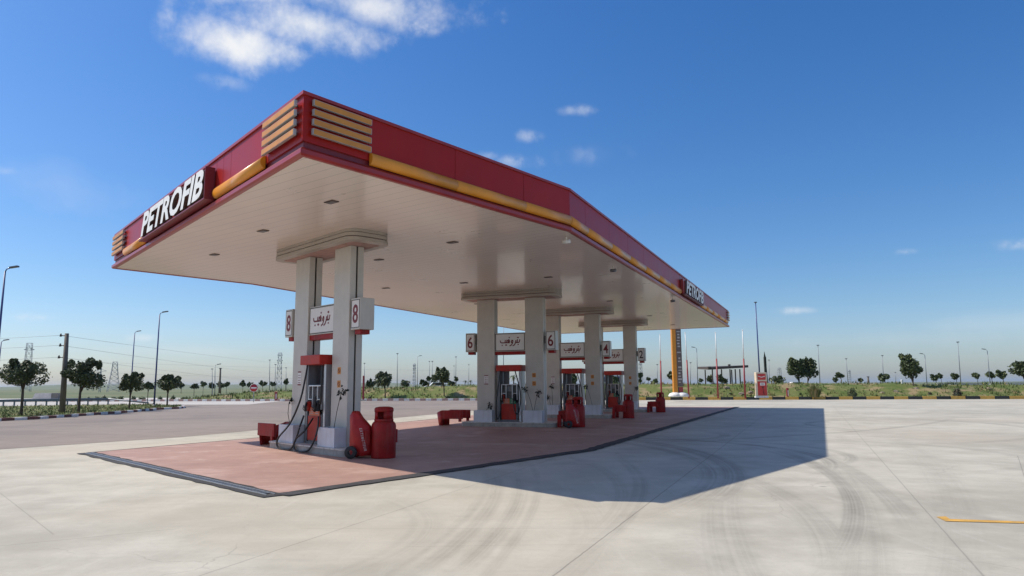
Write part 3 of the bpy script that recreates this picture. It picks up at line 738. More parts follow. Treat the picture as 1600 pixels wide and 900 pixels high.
# fuel pumps -------------------------------------------------------
def bez(p, n=14):
    p = [Vector(q) for q in p]; out = []
    for i in range(len(p)-1):
        a, b, c, d = p[max(i-1, 0)], p[i], p[i+1], p[min(i+2, len(p)-1)]
        for k in range(n):
            t = k/n
            out.append(.5*((2*b)+(-a+c)*t+(2*a-5*b+4*c-d)*t*t+(-a+3*b-3*c+d)*t**3))
    return out + [p[-1]]
def make_pump(label, c, deg, second='label_gr'):
    r = empty('fuel_pump', label, 'fuel pump', (c[0], c[1], .183), R_(deg), 'fuel pumps on the islands')
    w = .8
    MB().box((0, 0, .03), (w, .56, .06)).build('base_frame', 'steel_dk', r)
    MB().box((0, 0, .4), (w-.14, .5, .68), 0, .008).build('lower_cabinet', 'steel_dk', r)
    for q in (-1, 1):
        MB().box((-.03, q*.262, .39), (w-.2, .022, .6), 0, .006).build('door', 'pump_red', r)
        f = MB()
        for x0, z0, ww, h in ((0, 1.44, w-.16, .035), (-.32, 1.15, .035, .6), (.32, 1.15, .035, .6), (-.13, 1.17, .03, .53), (.13, 1.17, .03, .53), (-.225, 1.1, .16, .025), (.225, 1.1, .16, .025)): f.box((x0, q*.245, z0), (ww, .07, h), 0, .006)
        f.build('display_frame', 'steel', r)
        pnl = empty('label_strip', '', '', (0, 0, 0)); bpy.data.objects.remove(pnl)
        ls = MB(); ls.box((-.115, q*.277, .8), (.25, .02, .2), 0, .004); l1 = ls.build('label_panel', 'label_or', r)
        ls = MB(); ls.box((.14, q*.277, .8), (.25, .02, .2), 0, .004); l2 = ls.build('label_panel', second, r)
        for lo, xx in ((l1, -.115), (l2, .14)):
            m = MB()
            for k, ww in enumerate((.16, .11, .15)): m.box((xx, q*.2885, .855-k*.05), (ww, .003, .018))
            m.build('printed_lines', 'pale_mark', lo)
    MB().box((0, 0, 1.1), (w-.16, .42, .68), 0, .006).build('display_cabinet', 'pump_panel', r)
    for q in (-1, 1): MB().box((0, q*.214, 1.28), (.2, .006, .2)).build('screen', 'steel_dk', r)
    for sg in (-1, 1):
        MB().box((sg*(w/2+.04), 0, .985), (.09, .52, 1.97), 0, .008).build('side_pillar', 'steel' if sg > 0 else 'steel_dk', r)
    MB().box((-.24, .1, 1.7), (.22, .04, .52)).build('back_panel', 'steel_dk', r)
    MB().box((.02, 0, 2.085), (1.0, .92, .24), 0, .015).build('header', 'pump_red', r)
    for q in (-1, 1):
        for k, xx in enumerate((-.25, .22)):
            # nozzle hanging in its boot
            m = MB(); m.mi = 1
            m.box((xx, q*.3, .93), (.1, .1, .24), 0, .02); m.mi = 0
            m.tube([(xx, q*.36, 1.02), (xx, q*.4, .9), (xx, q*.38, .8)], [.03, .036, .024], 8)
            m.tube([(xx-.0, q*.36, 1.02), (xx, q*.3, 1.08)], .014, 6)
            m.tube([(xx, q*.44, .96), (xx, q*.46, .87), (xx, q*.4, .8)], .009, 6)
            m.build('nozzle', ['rubber', 'pump_red' if k == 0 else 'rubber'], r)
    return r
PL = {'8': 'nearest red and grey fuel pump with two looping black hoses', '6': 'fuel pump between the columns numbered 6, orange and green label', '4': 'fuel pump between the columns numbered 4, behind a red guard', '2': 'farthest fuel pump between the columns numbered 2'}
def on_plane(px, py, y, c, deg):
    r = ray(px, py); M3 = Matrix.Rotation(R_(-deg), 3, 'Z'); o = M3 @ Vector((-c[0], -c[1], CH)); d = M3 @ r
    q = o + d*((y-o.y)/d.y); return (q.x, y, max(q.z, .03)-.183)
def hose8(c, deg):
    Z = lambda l: [on_plane(400+x/4.5, 530+v/4.5, y, c, deg) for x, v, y in l]
    return [Z([(362,184,-.42),(345,280,-.5),(310,430,-.58),(240,590,-.63),(160,690,-.63),(147,740,-.63),(165,780,-.63),(205,793,-.63),(250,765,-.63),(285,690,-.63),(310,610,-.62),(335,540,-.42)]),
            Z([(468,184,-.42),(462,300,-.44),(458,400,-.44),(452,455,-.4)]),
            Z([(400,556,-.32),(340,645,-.6),(282,700,-.63),(266,755,-.63),(285,798,-.63),(322,806,-.63),(370,778,-.63),(410,710,-.63),(435,620,-.55),(440,548,-.4)])]
hoses = {'x': [[(-.3,-.44,2.0),(-.4,-.5,1.2),(-.47,-.5,.5),(-.42,-.48,.12),(-.33,-.46,.3),(-.27,-.42,.8)],
       [(.3,-.44,2.0),(.5,-.46,1.3),(.55,-.5,.8),(.45,-.5,.35),(.3,-.47,.4),(.21,-.42,.8)]]}
for num, c, deg in ISL:
    r = make_pump(PL[num], c, deg, 'label_or' if num == '8' else 'label_gr')
    for h in (hose8(c, deg) if num == '8' else hoses['x']): MB().tube(bez(h, 10), .023, 7).build('hose', 'rubber', r)
    for h in hoses['x']: MB().tube([(-p.x, -p.y, p.z) for p in bez(h, 8)], .019, 7).build('hose', 'rubber', r)

# crash guards -----------------------------------------------------
def bottle_guard(label):
    r = empty('crash_guard', label, 'crash guard', group='red guards at the island ends')
    b = MB()
    b.lathe([(.0, 0), (.265, 0), (.275, .02), (.275, .70), (.265, .75), (.235, .79), (.2, .81), (.0, .82)], n=28); b.build('bottle_body', 'guard_red', r)
    col = MB()   # collar with two hand openings
    for a0, a1, z0, z1 in ((0, 2*math.pi, .8, .86), (0, 2*math.pi, 1.02, 1.09), (R_(-35), R_(35), .86, 1.02), (R_(145), R_(215), .86, 1.02), (R_(75), R_(105), .86, 1.02), (R_(255), R_(285), .86, 1.02)):
        col.lathe([(.19, z0), (.215, z0), (.215, z1), (.19, z1), (.19, z0)], n=24, a0=a0, a1=a1)
    col.lathe([(.215, 1.088), (.19, 1.115), (.12, 1.13), (0, 1.135)], n=24)
    col.build('collar', 'guard_red', r)
    for sg in (-1, 1):
        a = MB(); a.box((-.36, sg*.34, .46), (.62, .1, .3), sg*.12, .015); a.build('arm', 'guard_red', r)
        MB().box((-.62, sg*.375, .235), (.14, .12, .47), 0, .01).build('leg', 'guard_red', r)
    return r
def trough_guard(label):
    r = empty('crash_guard', label, 'crash guard', group='red guards at the island ends')
    mb = MB(); n = 18; prof = []
    for k in range(n+1):
        a = R_(100 + 160*k/n); prof.append((math.cos(a), math.sin(a), k/n))
    for z0, r0, z1, r1 in ((0, .34, .6, .42),):
        inner0 = [mb.bm.verts.new((c*(r0-.05), s*(r0-.05), z0)) for c, s, q in prof]; outer0 = [mb.bm.verts.new((c*r0, s*r0, z0)) for c, s, q in prof]
        inner1 = [mb.bm.verts.new((c*(r1-.05), s*(r1-.05), z1-.12*math.sin(q*math.pi))) for c, s, q in prof]; outer1 = [mb.bm.verts.new((c*r1, s*r1, z1-.12*math.sin(q*math.pi))) for c, s, q in prof]
        for A, B in ((outer0, outer1), (outer1, inner1), (inner1, inner0), (inner0, outer0)):
            for k in range(n): mb.bm.faces.new((A[k], A[k+1], B[k+1], B[k])).smooth = True
        for k in (0, n): mb.bm.faces.new((inner0[k], outer0[k], outer1[k], inner1[k]))
    mb.build('curved_wall', 'guard_red', r)
    for sg in (-1, 1):
        MB().box((.4, sg*.39, .44), (.92, .06, .34), -sg*.04, .012).build('arm', 'guard_red', r)
        MB().box((.74, sg*.385, .3), (.12, .055, .28), 0, .01).build('leg', 'guard_red', r)
    return r
first_b = first_t = None
for num, c, deg in ISL:
    for sg in (-1, 1):
        w = Matrix.Rotation(R_(deg), 3, 'Z') @ Vector((2.68 if sg > 0 else -2.8, 0, 0)); loc = (c[0]+w.x, c[1]+w.y, .01)
        if sg > 0:
            lab = {'8': 'tall red bottle shaped guard at the right end of the nearest island', '6': 'red bottle shaped guard at the right end of the island numbered 6', '4': 'red bottle shaped guard in front of the pump numbered 2', '2': 'farthest red bottle shaped guard, standing alone right of number 2'}[num]
            o = first_b = bottle_guard(lab) if first_b is None else first_b
            if num != '8': o = dup(first_b, lab)
        else:
            lab = {'8': 'low red curved guard at the left end of the nearest island', '6': 'low red curved guard at the left end of the island numbered 6', '4': 'low red curved guard at the left end of the island numbered 4', '2': 'low red curved guard at the left end of the farthest island'}[num]
            o = first_t = trough_guard(lab) if first_t is None else first_t
            if num != '8': o = dup(first_t, lab)
        o.location = loc; o.rotation_euler = (0, 0, R_(deg))
# covered wheeled extinguishers -----------------------------------
def extinguisher(label, loc, rz, sc=1.):
    r = empty('covered_extinguisher', label, 'extinguisher', loc, rz, 'covered wheeled extinguishers')
    mb = MB(); rr = random.Random(5); n = 26; prev = None
    secs = [(0, .2, .15, .03), (.1, .25, .18, .02), (.3, .265, .2, .0), (.5, .255, .2, -.01), (.64, .235, .19, -.02), (.74, .19, .17, -.06), (.82, .15, .15, -.1), (.9, .125, .13, -.13), (.955, .09, .09, -.13), (.97, .02, .02, -.13)]
    ph = [rr.uniform(0, 6) for _ in range(6)]
    for z, rx, ry, off in secs:
        ring = []
        for k in range(n):
            a = 2*math.pi*k/n; f = 1+.06*math.sin(3*a+ph[0]+z*7)+.045*math.sin(7*a+ph[1]-z*11)+.03*math.sin(11*a+ph[2]+z*23)
            ring.append(mb.bm.verts.new((off+rx*f*math.cos(a), ry*f*math.sin(a), (.06+z+.012*math.sin(5*a+ph[3]))*sc)))
        if prev:
            for k in range(n): mb.bm.faces.new((prev[k], prev[(k+1) % n], ring[(k+1) % n], ring[k])).smooth = True
        else: mb.bm.faces.new(ring[::-1])
        prev = ring
    mb.bm.faces.new(prev); mb.build('cover', 'cloth_red', r)
    for q in (-1, 1):
        w = MB(); w.lathe([(.05, -.03), (.12, -.035), (.14, -.02), (.14, .02), (.12, .035), (.05, .03)], n=20); w.xform(Matrix.Translation((-.17, q*.215, .14)) @ Matrix.Rotation(math.pi/2, 4, 'X')); w.build('wheel', 'rubber', r)
    m = MB(); m.bm.free(); m.bm = text_bm('E X T I N C T E U R', .085, .002, 0, .003, .86)
    # lettering runs down the cover, laid on its curved face
    for v in m.bm.verts:
        s, tt = v.co.x, v.co.y
        v.co = Vector((.1+tt*1.0+s*.2, -.224+.02*abs(s), .42-s*.8))
    m.build('lettering', 'white', r)
    return r
extinguisher('red covered wheeled extinguisher with white vertical lettering by the nearest island', (-3.42, 16.16, .01), R_(-4))
extinguisher('red covered wheeled extinguisher beside the guard at number 6', (2.22, 26.75, .01), R_(4), .9)
# security cameras under the soffit
for u, v, lab in ((885, 372, 'small bracketed camera under the soffit at the bend of the canopy'), (958, 418, 'small dark dome camera under the soffit beyond the bend'), (1051, 467, 'small camera under the soffit below the far lettering')):
    p = gp(u, v, H-.03); r = empty('security_camera', lab, 'camera', (p.x, p.y, H), 0, 'cameras under the soffit')
    MB().tube([(0, 0, 0), (0, 0, -.1)], .025, 8).build('mount', 'white', r)
    MB().tube([(-.09, .02, -.13), (.09, -.04, -.12)], .05, 10).build('housing', 'steel_dk' if u != 885 else 'white', r)

# ------------------------------------------------------------------ trees
def tree(label, u, vb, vt, vc, wpx, Y, kind='round', group=None, seed=1, name='round_tree', n=None, cu=None):
    """u, vb trunk foot; vt crown top; vc crown bottom; wpx crown width, all in photo pixels at distance Y"""
    rr = random.Random(seed*97+int(u)); k = Y/F
    p = ap(u, vb, Y); h = (vb-vt)*k; cb = (vb-vc)*k; w = wpx*k; ch = h-cb
    sh = ((cu if cu is not None else u)-u)*k
    r = empty(name, label, 'tree', p, rr.uniform(-.4, .4)*0, group)
    t = MB(); tr = max(.03, w*.035)
    lean = sh*.35
    t.tube([(0, 0, -.3), (lean*.15, 0, cb*.45), (lean*.5, 0, cb*.95), (lean, 0, cb+ch*.35)], [tr*1.2, tr, tr*.85, tr*.4], 7)
    cx = Vector((sh, 0, cb+ch*.5)); lobes = []
    m = 9 if wpx > 22 else 6
    for i in range(m):
        a = 2*math.pi*(i+rr.uniform(-.3, .3))/m; el = rr.uniform(-.55, .9); q = rr.uniform(.42, .72)
        d = Vector((math.cos(a)*math.cos(el), math.sin(a)*math.cos(el), math.sin(el)))
        q *= rr.choice((.85, 1., 1.25))
        lc = Vector((d.x*w*.5*q, d.y*w*.5*q, d.z*ch*.5*q)); lr = rr.uniform(.17, .34)*w
        lobes.append((lc, lr, lr*min(1., ch/w)*rr.uniform(.8, 1.1)))
        if i < 5: t.tube([(lean*.5, 0, cb*.9), (cx+lc*.4+Vector((0, 0, -ch*.1))), cx+lc], [tr*.6, tr*.35, tr*.12], 5)
    lobes.append((Vector((0, 0, 0)), w*.36, ch*.38))
    for i in range(7 if wpx > 22 else 3):
        a = rr.uniform(0, 6.283); q = rr.uniform(.15, .5); lobes.append((Vector((math.cos(a)*w*q*.8, math.sin(a)*w*q*.8, ch*rr.uniform(.2, .5))), w*rr.uniform(.07, .13), ch*rr.uniform(.1, .2)))
    if kind == 'wind':
        lobes += [(Vector((-w*.22, 0, ch*.36)), w*.16, ch*.2), (Vector((w*.2, 0, ch*.18)), w*.18, ch*.2)]
    t.build('trunk', 'trunk', r)
    area = wpx*(vc-vt)*.41
    nn = n or int(min(6500, max(160, area*6.5))); ls = max(.06, 1.75*k) if wpx > 20 else 1.9*k
    f = MB()
    zt = max((cx+lc).z + lz for lc, lr, lz in lobes)
    for i in range(nn):
        lc, lr, lz = rr.choice(lobes); d = Vector((rr.gauss(0, 1), rr.gauss(0, 1), rr.gauss(0, 1))).normalized(); q = rr.uniform(.45, 1)**.5*rr.uniform(.85, 1.12)
        b = cx + lc + Vector((d.x*lr*q, d.y*lr*q, d.z*lz*q))
        if kind == 'wind': b.x += (b.z-cx.z)*-.12
        if b.z < cb - ch*.05: b.z = cb + rr.uniform(-.02, .1)*ch
        nrm = (d*.6 + Vector((rr.gauss(0, .6), rr.gauss(0, .6), rr.gauss(0, .6)))).normalized(); s = nrm.cross(Vector((rr.uniform(-1, 1), rr.uniform(-1, 1), rr.uniform(-1, 1)))).normalized(); s2 = nrm.cross(s)
        l = ls*rr.uniform(.7, 1.5); wd = l*rr.uniform(.4, .7)
        tone = rr.random(); f.mi = 0 if tone < .5 else (1 if tone < .88 else 2)
        f.face([b - s*l, b + s2*wd, b + s*l, b - s2*wd])
    f.build('crown', ['leaf_a', 'leaf_b', 'leaf_c'], r, normals=False)
    return r
def palm(label, u, vb, vt, wpx, Y, group, seed):
    rr = random.Random(seed*31); k = Y/F; p = ap(u, vb, Y); h = (vb-vt)*k; w = wpx*k
    r = empty('palm_tree', label, 'tree', p, 0, group)
    MB().tube([(0, 0, -.3), (rr.uniform(-.1, .1), 0, h*.4), (0, 0, h*.72)], [w*.07, w*.06, w*.055], 7).build('trunk', 'trunk', r)
    f = MB(); top = Vector((0, 0, h*.72))
    for i in range(26):
        a = rr.uniform(0, 6.283); el = rr.uniform(-.3, 1.2); d = Vector((math.cos(a), math.sin(a), 0)); L = w*.52*rr.uniform(.8, 1.1); f.mi = rr.choice((0, 1, 1, 2)); prev = None
        for j in range(5):
            s = j/4; q = top + d*(L*s*math.cos(el*.6)) + Vector((0, 0, L*(math.sin(el)*s - .75*s*s))); sd = Vector((-d.y, d.x, 0))*w*.05*(1-s*.8)
            if prev: f.face([prev[0]-prev[1], prev[0]+prev[1], q+sd, q-sd])
            prev = (q, sd)
    f.build('crown', ['leaf_a', 'leaf_b', 'leaf_c'], r, normals=False); return r

G1 = 'round trees on the left grass strip'
tree('leftmost round tree on the grass strip, left of the leaning wooden pole', 33, 649, 564, 609, 60, 40.5, group=G1, seed=1, cu=29)
tree('round tree partly covering the leaning wooden pole', 122.5, 645.5, 566, 612, 58, 44.5, group=G1, seed=2, cu=125)
tree('clipped round tree in front of the second blue street lamp', 202, 640.5, 586, 617, 37, 50, group=G1, seed=3, cu=202)
tree('small thin tree just left of the tall blue street lamp', 230, 634, 598.5, 611.5, 17, 66, group=G1, seed=4)
tree('broad round tree just right of the tall blue street lamp', 261, 634.5, 589, 615, 35, 60, group=G1, seed=5)
tree('tiny tree peeping out right of the broad tree by the lamp', 283, 612, 599, 607, 9, 120, group=G1, seed=6)
GB = 'small trees in a row beyond the left bank'
for i, (u, vt, vc, w, lab) in enumerate([(303, 601, 608, 11, 'forked small tree at the left end of the row beyond the bank'), (317, 597, 606, 8, 'lollipop shaped small tree second in the row beyond the bank'),
    (331, 599, 608, 10, 'small tree around the foot of the twin distant lamps'), (345, 598, 607, 12, 'wide small tree left of the dark thin post beyond the bank'), (353.5, 598, 605, 8, 'small tree touching the wide one beyond the bank'),
    (379, 596, 604.5, 9, 'small round tree left of the no entry sign'), (390, 598.5, 606, 9.5, 'small round tree just above the no entry sign'), (410, 596, 604, 9.5, 'small round tree right of the no entry sign'),
    (426, 598, 604, 8, 'small tree at the foot of the distant lattice tower'), (446, 594, 602, 9, 'small tree next to the left column numbered 8')]):
    tree(lab, u, 616, vt, vc, w, 118, group=GB, seed=20+i)
GC = 'trees on the bank behind the pumps'
tree('round tree on the bank right of the nearest island', 602, 624, 583.5, 608, 27, 80, group=GC, seed=40, cu=599)
tree('taller round tree on the bank left of the number 6 sign', 694, 623, 577, 604, 27, 79, group=GC, seed=41, cu=691)
tree('bushy dark tree beside the nearest column', 577, 612, 594, 607, 13, 110, group=GC, seed=42)
for i, (u, vt, w, lab) in enumerate([(628, 591, 9, 'left palm of a pair beyond the bank'), (639, 590.5, 8, 'right palm of a pair beyond the bank'), (727, 590, 10, 'palm left of the column numbered 6'), (735, 589, 9, 'palm touching the left column numbered 6')]):
    palm(lab, u, 612, vt, w, 118, 'palms beyond the bank', 50+i)
tree('small round tree between the palms and the taller tree', 659, 612, 593, 601, 6.5, 118, group=GC, seed=44)
tree('small square topped tree left of the taller tree', 670, 612, 589, 597, 8, 118, group=GC, seed=45)
tree('small lollipop tree right of the taller tree', 713, 612, 590, 597, 5, 118, group=GC, seed=46)
for i, (u, vt, vc, w, lab) in enumerate([(665, 596, 607, 10, 'low bushy tree under the square topped tree'), (678, 594, 607, 10, 'low bushy tree left of the taller tree trunk'), (633, 595, 606, 12, 'low bushy tree between the pair of palms'), (705, 596, 606, 10, 'low bushy tree right of the taller tree trunk')]):
    tree(lab, u, 611, vt, vc, w, 120, group=GC, seed=60+i)
palm('large palm seen through the pump numbered 6', 802, 612, 579, 18, 105, 'palms beyond the bank', 70)
tree('green tree seen through the pump numbered 4', 892, 612, 580, 604, 22, 105, group=GC, seed=71)
tree('dark tree seen through the pump numbered 2', 962, 612, 588, 604, 14, 105, group=GC, seed=72)
for i, (u, vb, vt, vc, w, lab) in enumerate([(1001, 606, 584, 592, 9, 'stacked dark tree right of the column numbered 2'), (1000.5, 606, 593, 599, 5, 'low dark shrub tree below the stacked one'), (1013.5, 605, 591, 594.5, 6, 'small umbrella shaped tree right of number 2'), (1023, 605, 593, 601, 8, 'small dark tree right of the umbrella shaped one')]):
    tree(lab, u, vb, vt, vc, w, 112, group=GC, seed=80+i)
tree('dark windswept tree left of the tall price pylon', 1051, 604, 582, 596, 12, 98, 'wind', GC, 85, 'windswept_tree')
GR = 'windswept trees on the right plain'
tree('largest windswept tree pair, left half, on the right plain', 1250, 606, 561, 598, 31, 84, 'wind', GR, 90, 'windswept_tree', cu=1248)
tree('largest windswept tree pair, right half, on the right plain', 1262, 606, 563, 597, 25, 85, 'wind', GR, 91, 'windswept_tree', cu=1266)
tree('lone windswept tree standing near the yellow and black kerb', 1429, 620, 557.5, 598, 32, 72, 'wind', GR, 92, 'windswept_tree', cu=1427)
tree('windswept tree cut by the right edge of the view', 1604, 618, 567, 593, 38, 74, 'wind', GR, 93, 'windswept_tree', cu=1604)
for i, (u, vb, vt, vc, w, Y, lab) in enumerate([(1126, 604, 586.5, 598.5, 11, 100, 'dark bulbous tree right of the open shelter'), (1216, 604, 588.5, 600, 19, 105, 'wide dark bush tree right of the red totem'), (1110, 604, 588, 600, 9, 112, 'small tree under the left end of the shelter'), (1132, 604, 592, 600, 10, 113, 'low tree under the middle of the shelter'),
    (1095.5, 603, 593, 597, 5, 120, 'tiny tree left of the shelter'), (1306, 602, 591, 598, 6, 110, 'small dark tree left of a leaning thin tree'), (1313.5, 603, 583.5, 591.5, 12, 105, 'thin tree bent right on the plain'), (1345, 601, 592, 597, 7, 125, 'tiny tree left of the dark post on the plain'),
    (1382, 602, 584.5, 598, 16, 100, 'round dark tree with a pale trunk on the plain'), (1462, 603, 586, 597, 11, 105, 'left tree of a leaning pair on the plain'), (1470, 603, 585, 592, 8, 112, 'right tree of a leaning pair on the plain'), (1493.5, 602, 584, 594, 12, 105, 'tree left of the tall lamp in front of the pale wall'),
    (1526.5, 602, 584, 593, 10.5, 108, 'tree right of the tall lamp in front of the pale wall'), (1549, 602, 582.5, 591.5, 13, 108, 'tree around the foot of the bent lamp'), (1567, 602, 580, 593.5, 14.5, 102, 'oval tree at the right end of the pale wall row')]):
    tree(lab, u+2, vb, vt, vc, w, Y, 'wind', GR, 100+i, 'windswept_tree', cu=u)
# shrubs -----------------------------------------------------------
def shrub(label, u, vb, wpx, hpx, Y, seed, blades=False, mats=('leaf_a', 'leaf_b', 'leaf_c'), n=None, grp='shrubs on the bank'):
    rr = random.Random(seed); k = Y/F; p = ap(u, vb, Y); w, h = wpx*k, hpx*k
    r = empty('shrub', label, 'shrub', p, 0, grp)
    f = MB()
    if blades:
        for i in range(420):
            a = rr.uniform(0, 6.283); q = rr.uniform(0, 1)**.7; d = Vector((math.cos(a), math.sin(a), 0)); b = d*q*w*.25; tip = d*q*w*.55 + Vector((rr.uniform(-.1, .1), 0, h*rr.uniform(.6, 1)*(1-q*.35)))
            s = Vector((-d.y, d.x, 0))*.03; m_ = (b+tip)/2+Vector((0, 0, h*.12)); f.mi = rr.choice((0, 1, 1, 2)); f.face([b-s, b+s, m_+s*.8, m_-s*.8]); f.face([m_-s*.8, m_+s*.8, tip])
    else:
        for i in range(n or int(max(120, wpx*hpx*2.5))):
            d = Vector((rr.gauss(0, 1), rr.gauss(0, 1), abs(rr.gauss(0, 1)))).normalized(); q = rr.uniform(.3, 1)**.5*rr.uniform(.8, 1.1); b = Vector((d.x*w*.5*q, d.y*w*.5*q, d.z*h*q))
            s = Vector((rr.gauss(0, 1), rr.gauss(0, 1), rr.gauss(0, 1))).normalized(); s2 = s.cross(d).normalized() if s.cross(d).length > .05 else Vector((1, 0, 0)); l = max(.06, 1.3*k)*rr.uniform(.7, 1.3); f.mi = rr.choice((0, 0, 1, 1, 2)); f.face([b-s*l, b+s2*l*.5, b+s*l, b-s2*l*.5])
    f.build('foliage', list(mats), r, normals=False)
    MB().tube([(0, 0, -.2), (0, 0, h*.4)], .03, 5).build('stem', 'trunk', r)
GG = ('grass_a', 'leaf_c', 'grass_b')
shrub('tall spiky green grass clump by the yellow and black kerb', 1273, 620.5, 27, 24, 69, 1, True, GG)
shrub('dark rounded shrub right of the spiky grass clump', 1332, 619, 15, 13, 69, 2)
shrub('brown dark shrub on the bank right of the lone tree', 1496, 619, 14, 13, 68, 3, mats=('trunk', 'leaf_a', 'leaf_dry'))
shrub('low dark shrub left of the lone tree', 1453, 617.5, 7, 5, 69, 4, mats=('trunk', 'leaf_a', 'leaf_dry'))
shrub('dark low shrub at the foot of the taller tree behind the pumps', 699, 624, 9, 7, 78, 5)
shrub('small dark shrub at the foot of the bank near the nearest island', 578, 624.5, 7, 5, 79, 6)
shrub('olive shrub at the foot of the bank right of the price pylon', 1140, 621, 14, 8, 73, 7, mats=GG)
for i, (u, w) in enumerate(((137, 10), (152, 8), (162, 9), (177, 11), (188, 12), (208, 8), (222, 14), (250, 8), (270, 10), (287, 9))):
    shrub(['dark shrub beyond the service road, leftmost of its row', 'dark shrub beyond the road behind the second tree', 'dark shrub beyond the road right of the second tree', 'dark shrub beyond the road left of the clipped tree', 'wide shrub beyond the road behind the clipped tree', 'dark shrub beyond the road right of the clipped tree', 'widest shrub beyond the road left of the tall lamp', 'dark shrub beyond the road behind the broad tree', 'dark shrub beyond the road right of the broad tree', 'dark shrub beyond the road where the long kerb begins'][i], u, 625.5, w, 5.5+i % 3, 92 if u < 240 else 88, 30+i, grp='shrubs beyond the road')
for u, v, w, lab in ((1168, 0, .45, 'pale rock left of the red totem'), (1341, 0, .4, 'pale rock on the bank right of the dark shrub'), (1389, 0, .5, 'pale rock on the bank below the pale trunk tree'), (1417, 0, .55, 'pale rock just left of the lone tree'), (1460, 0, .6, 'pale rock just right of the lone tree'), (1130, 0, .6, 'pale rock on the bank below the shelter'), (1595, 0, .5, 'pale rock at the right edge of the view'), (1152, 0, .5, 'pale rock between the last two flagpoles')):
    rock(u, 624, w, lab)

# ------------------------------------------------------------------ lamps, poles, towers
def lamp(label, ub, vb, ut, vt, Y, m='pole_blue', arm=.42, r0=.09, group='street lamps', armpx=None):
    b = ap(ub, vb, Y); t = ap(ut, vt, Y); r = empty('street_lamp', label, 'street lamp', b, 0, group)
    d = t-b; h = d.z
    k = min(1., Y/60.)
    rb = max(r0*.85, .36*Y/F); rt = max(r0*.5, .26*Y/F)
    MB().tube([(0, 0, -.2), (0, 0, .25)], rb*1.5, 8).build('base', 'plinth', r)
    MB().tube([(0, 0, 0), (d.x*.5, 0, h*.5), (d.x, 0, h)], [rb, (rb+rt)/2, rt], 8).build('pole', m, r)
    if arm:
        a = arm*.9
        MB().tube([(d.x, 0, h-.05), (d.x+a*.2, 0, h+.12), (d.x+a, 0, h+.22)], rt*.7, 6).build('arm', m, r)
        hd = MB(); hd.box((0, 0, 0), (.35+.25*abs(arm), .22, .09), 0, .03); hd.xform(Matrix.Translation((d.x+a*1.25, 0, h+.24)) @ Matrix.Rotation(-.15*(1 if arm > 0 else -1), 4, 'Y')); hd.build('lamp_head', 'steel_dk', r)
    else:
        MB().box((d.x, 0, h+.05), (max(.3, 2.2*Y/F), .25, .1), 0, .03).build('lamp_head', 'steel_dk', r)
    return r
lamp('nearest blue street lamp at the far left edge', -14, 653, 8, 424, 37.8, group='blue street lamps')
lamp('blue street lamp cut by the left edge, lower than the nearest', -9, 632, 2, 535, 68, group='blue street lamps')
lamp('tall blue street lamp standing on the tip of the grass strip', 240.5, 636.5, 249.5, 491.5, 60, group='blue street lamps')
lamp('blue street lamp rising behind the clipped round tree', 203, 628, 210.5, 520.5, 82, group='blue street lamps')
lamp('tall blue street lamp above the red totem', 1188, 606, 1180.5, 473, 78, arm=0, r0=.1, group='blue street lamps')
LT = [(332, 622, 331.5, 577, 110, 0, 'thin lamp, left of a pair beyond the bank'), (335.5, 628, 336, 572, 90, .45, 'curved thin lamp in front of the kerb, right of a pair'), (421, 612, 421.5, 563, 112, 0, 'thin lamp with flat head left of the lattice tower'), (447, 612, 447, 575, 130, 0, 'faint lamp right of the lattice tower'), (429.5, 612, 430.5, 570, 120, 0, 'thin lamp directly left of the lattice tower'),
 (620.5, 610, 621, 553, 105, 0, 'thin lamp with flat head beyond the pair of palms'), (652, 610, 652.5, 558, 125, .45, 'faint lamp left of the square topped tree'), (675, 610, 675.5, 565, 118, 0, 'thin lamp left of the taller tree'), (671, 610, 671, 565, 140, 0, 'faint lamp behind the square topped tree'), (712, 610, 712.5, 558, 118, 0, 'thin lamp behind the small lollipop tree'), (709.5, 610, 709.5, 572, 150, 0, 'faint thin lamp left of the lollipop tree'), (732.5, 606, 732.5, 570, 150, 0, 'faint lamp behind the palms by column 6'),
 (569.5, 612, 569.5, 568, 120, 0, 'faint thin lamp beside the nearest right column'), (786.5, 612, 787, 500, 95, 0, 'lamp seen through the gap above pump 6'), (1090.5, 602, 1088.5, 545, 100, -.45, 'thin curved lamp left of the shelter'), (1027, 604, 1027, 570, 118, 0, 'thin lamp with ring right of number 2'), (1079, 603, 1079, 567, 120, 0, 'faint lamp right of the second flagpole'),
 (1202, 602, 1201.5, 563, 120, 0, 'faint lamp right of the dark advertising post'), (1281.5, 602, 1278, 540, 95, 0, 'thin lamp right of the largest windswept trees'), (1325.5, 602, 1322, 561, 110, 0, 'thin lamp right of the bent thin tree'), (1381, 601, 1378.5, 556, 110, 0, 'thin lamp behind the pale trunk tree'), (1448.5, 602, 1445, 555, 105, -.45, 'bent lamp right of the lone windswept tree'), (1501.5, 602, 1496.5, 535, 95, 0, 'tallest lamp in front of the pale wall'), (1547.5, 602, 1542.5, 548, 100, -.45, 'bent lamp at the right of the pale wall'), (1400, 600, 1399, 582, 160, 0, 'faint short lamp left of the lone windswept tree')]
for ub, vb, ut, vt, Y, arm, lab in LT: lamp(lab, ub, vb, ut, vt, Y, 'pole_grey', arm, .07, 'distant thin lamps')
# thin dark posts
for ub, vb, ut, vt, Y, lab in ((343, 612, 344.5, 576, 100, 'dark bare post between the trees beyond the bank'), (1357, 600, 1356.5, 589, 110, 'thick dark post standing alone on the plain')):
    b = ap(ub, vb, Y); t = ap(ut, vt, Y)-b; r = empty('post', lab, 'post', b); MB().tube([(0, 0, -.2), tuple(t)], [.16 if ub < 400 else .2, .12], 7).build('shaft', 'wood', r)
    MB().tube([(t.x, 0, t.z), (t.x, 0, t.z+.08)], .2, 7).build('cap', 'dark', r)
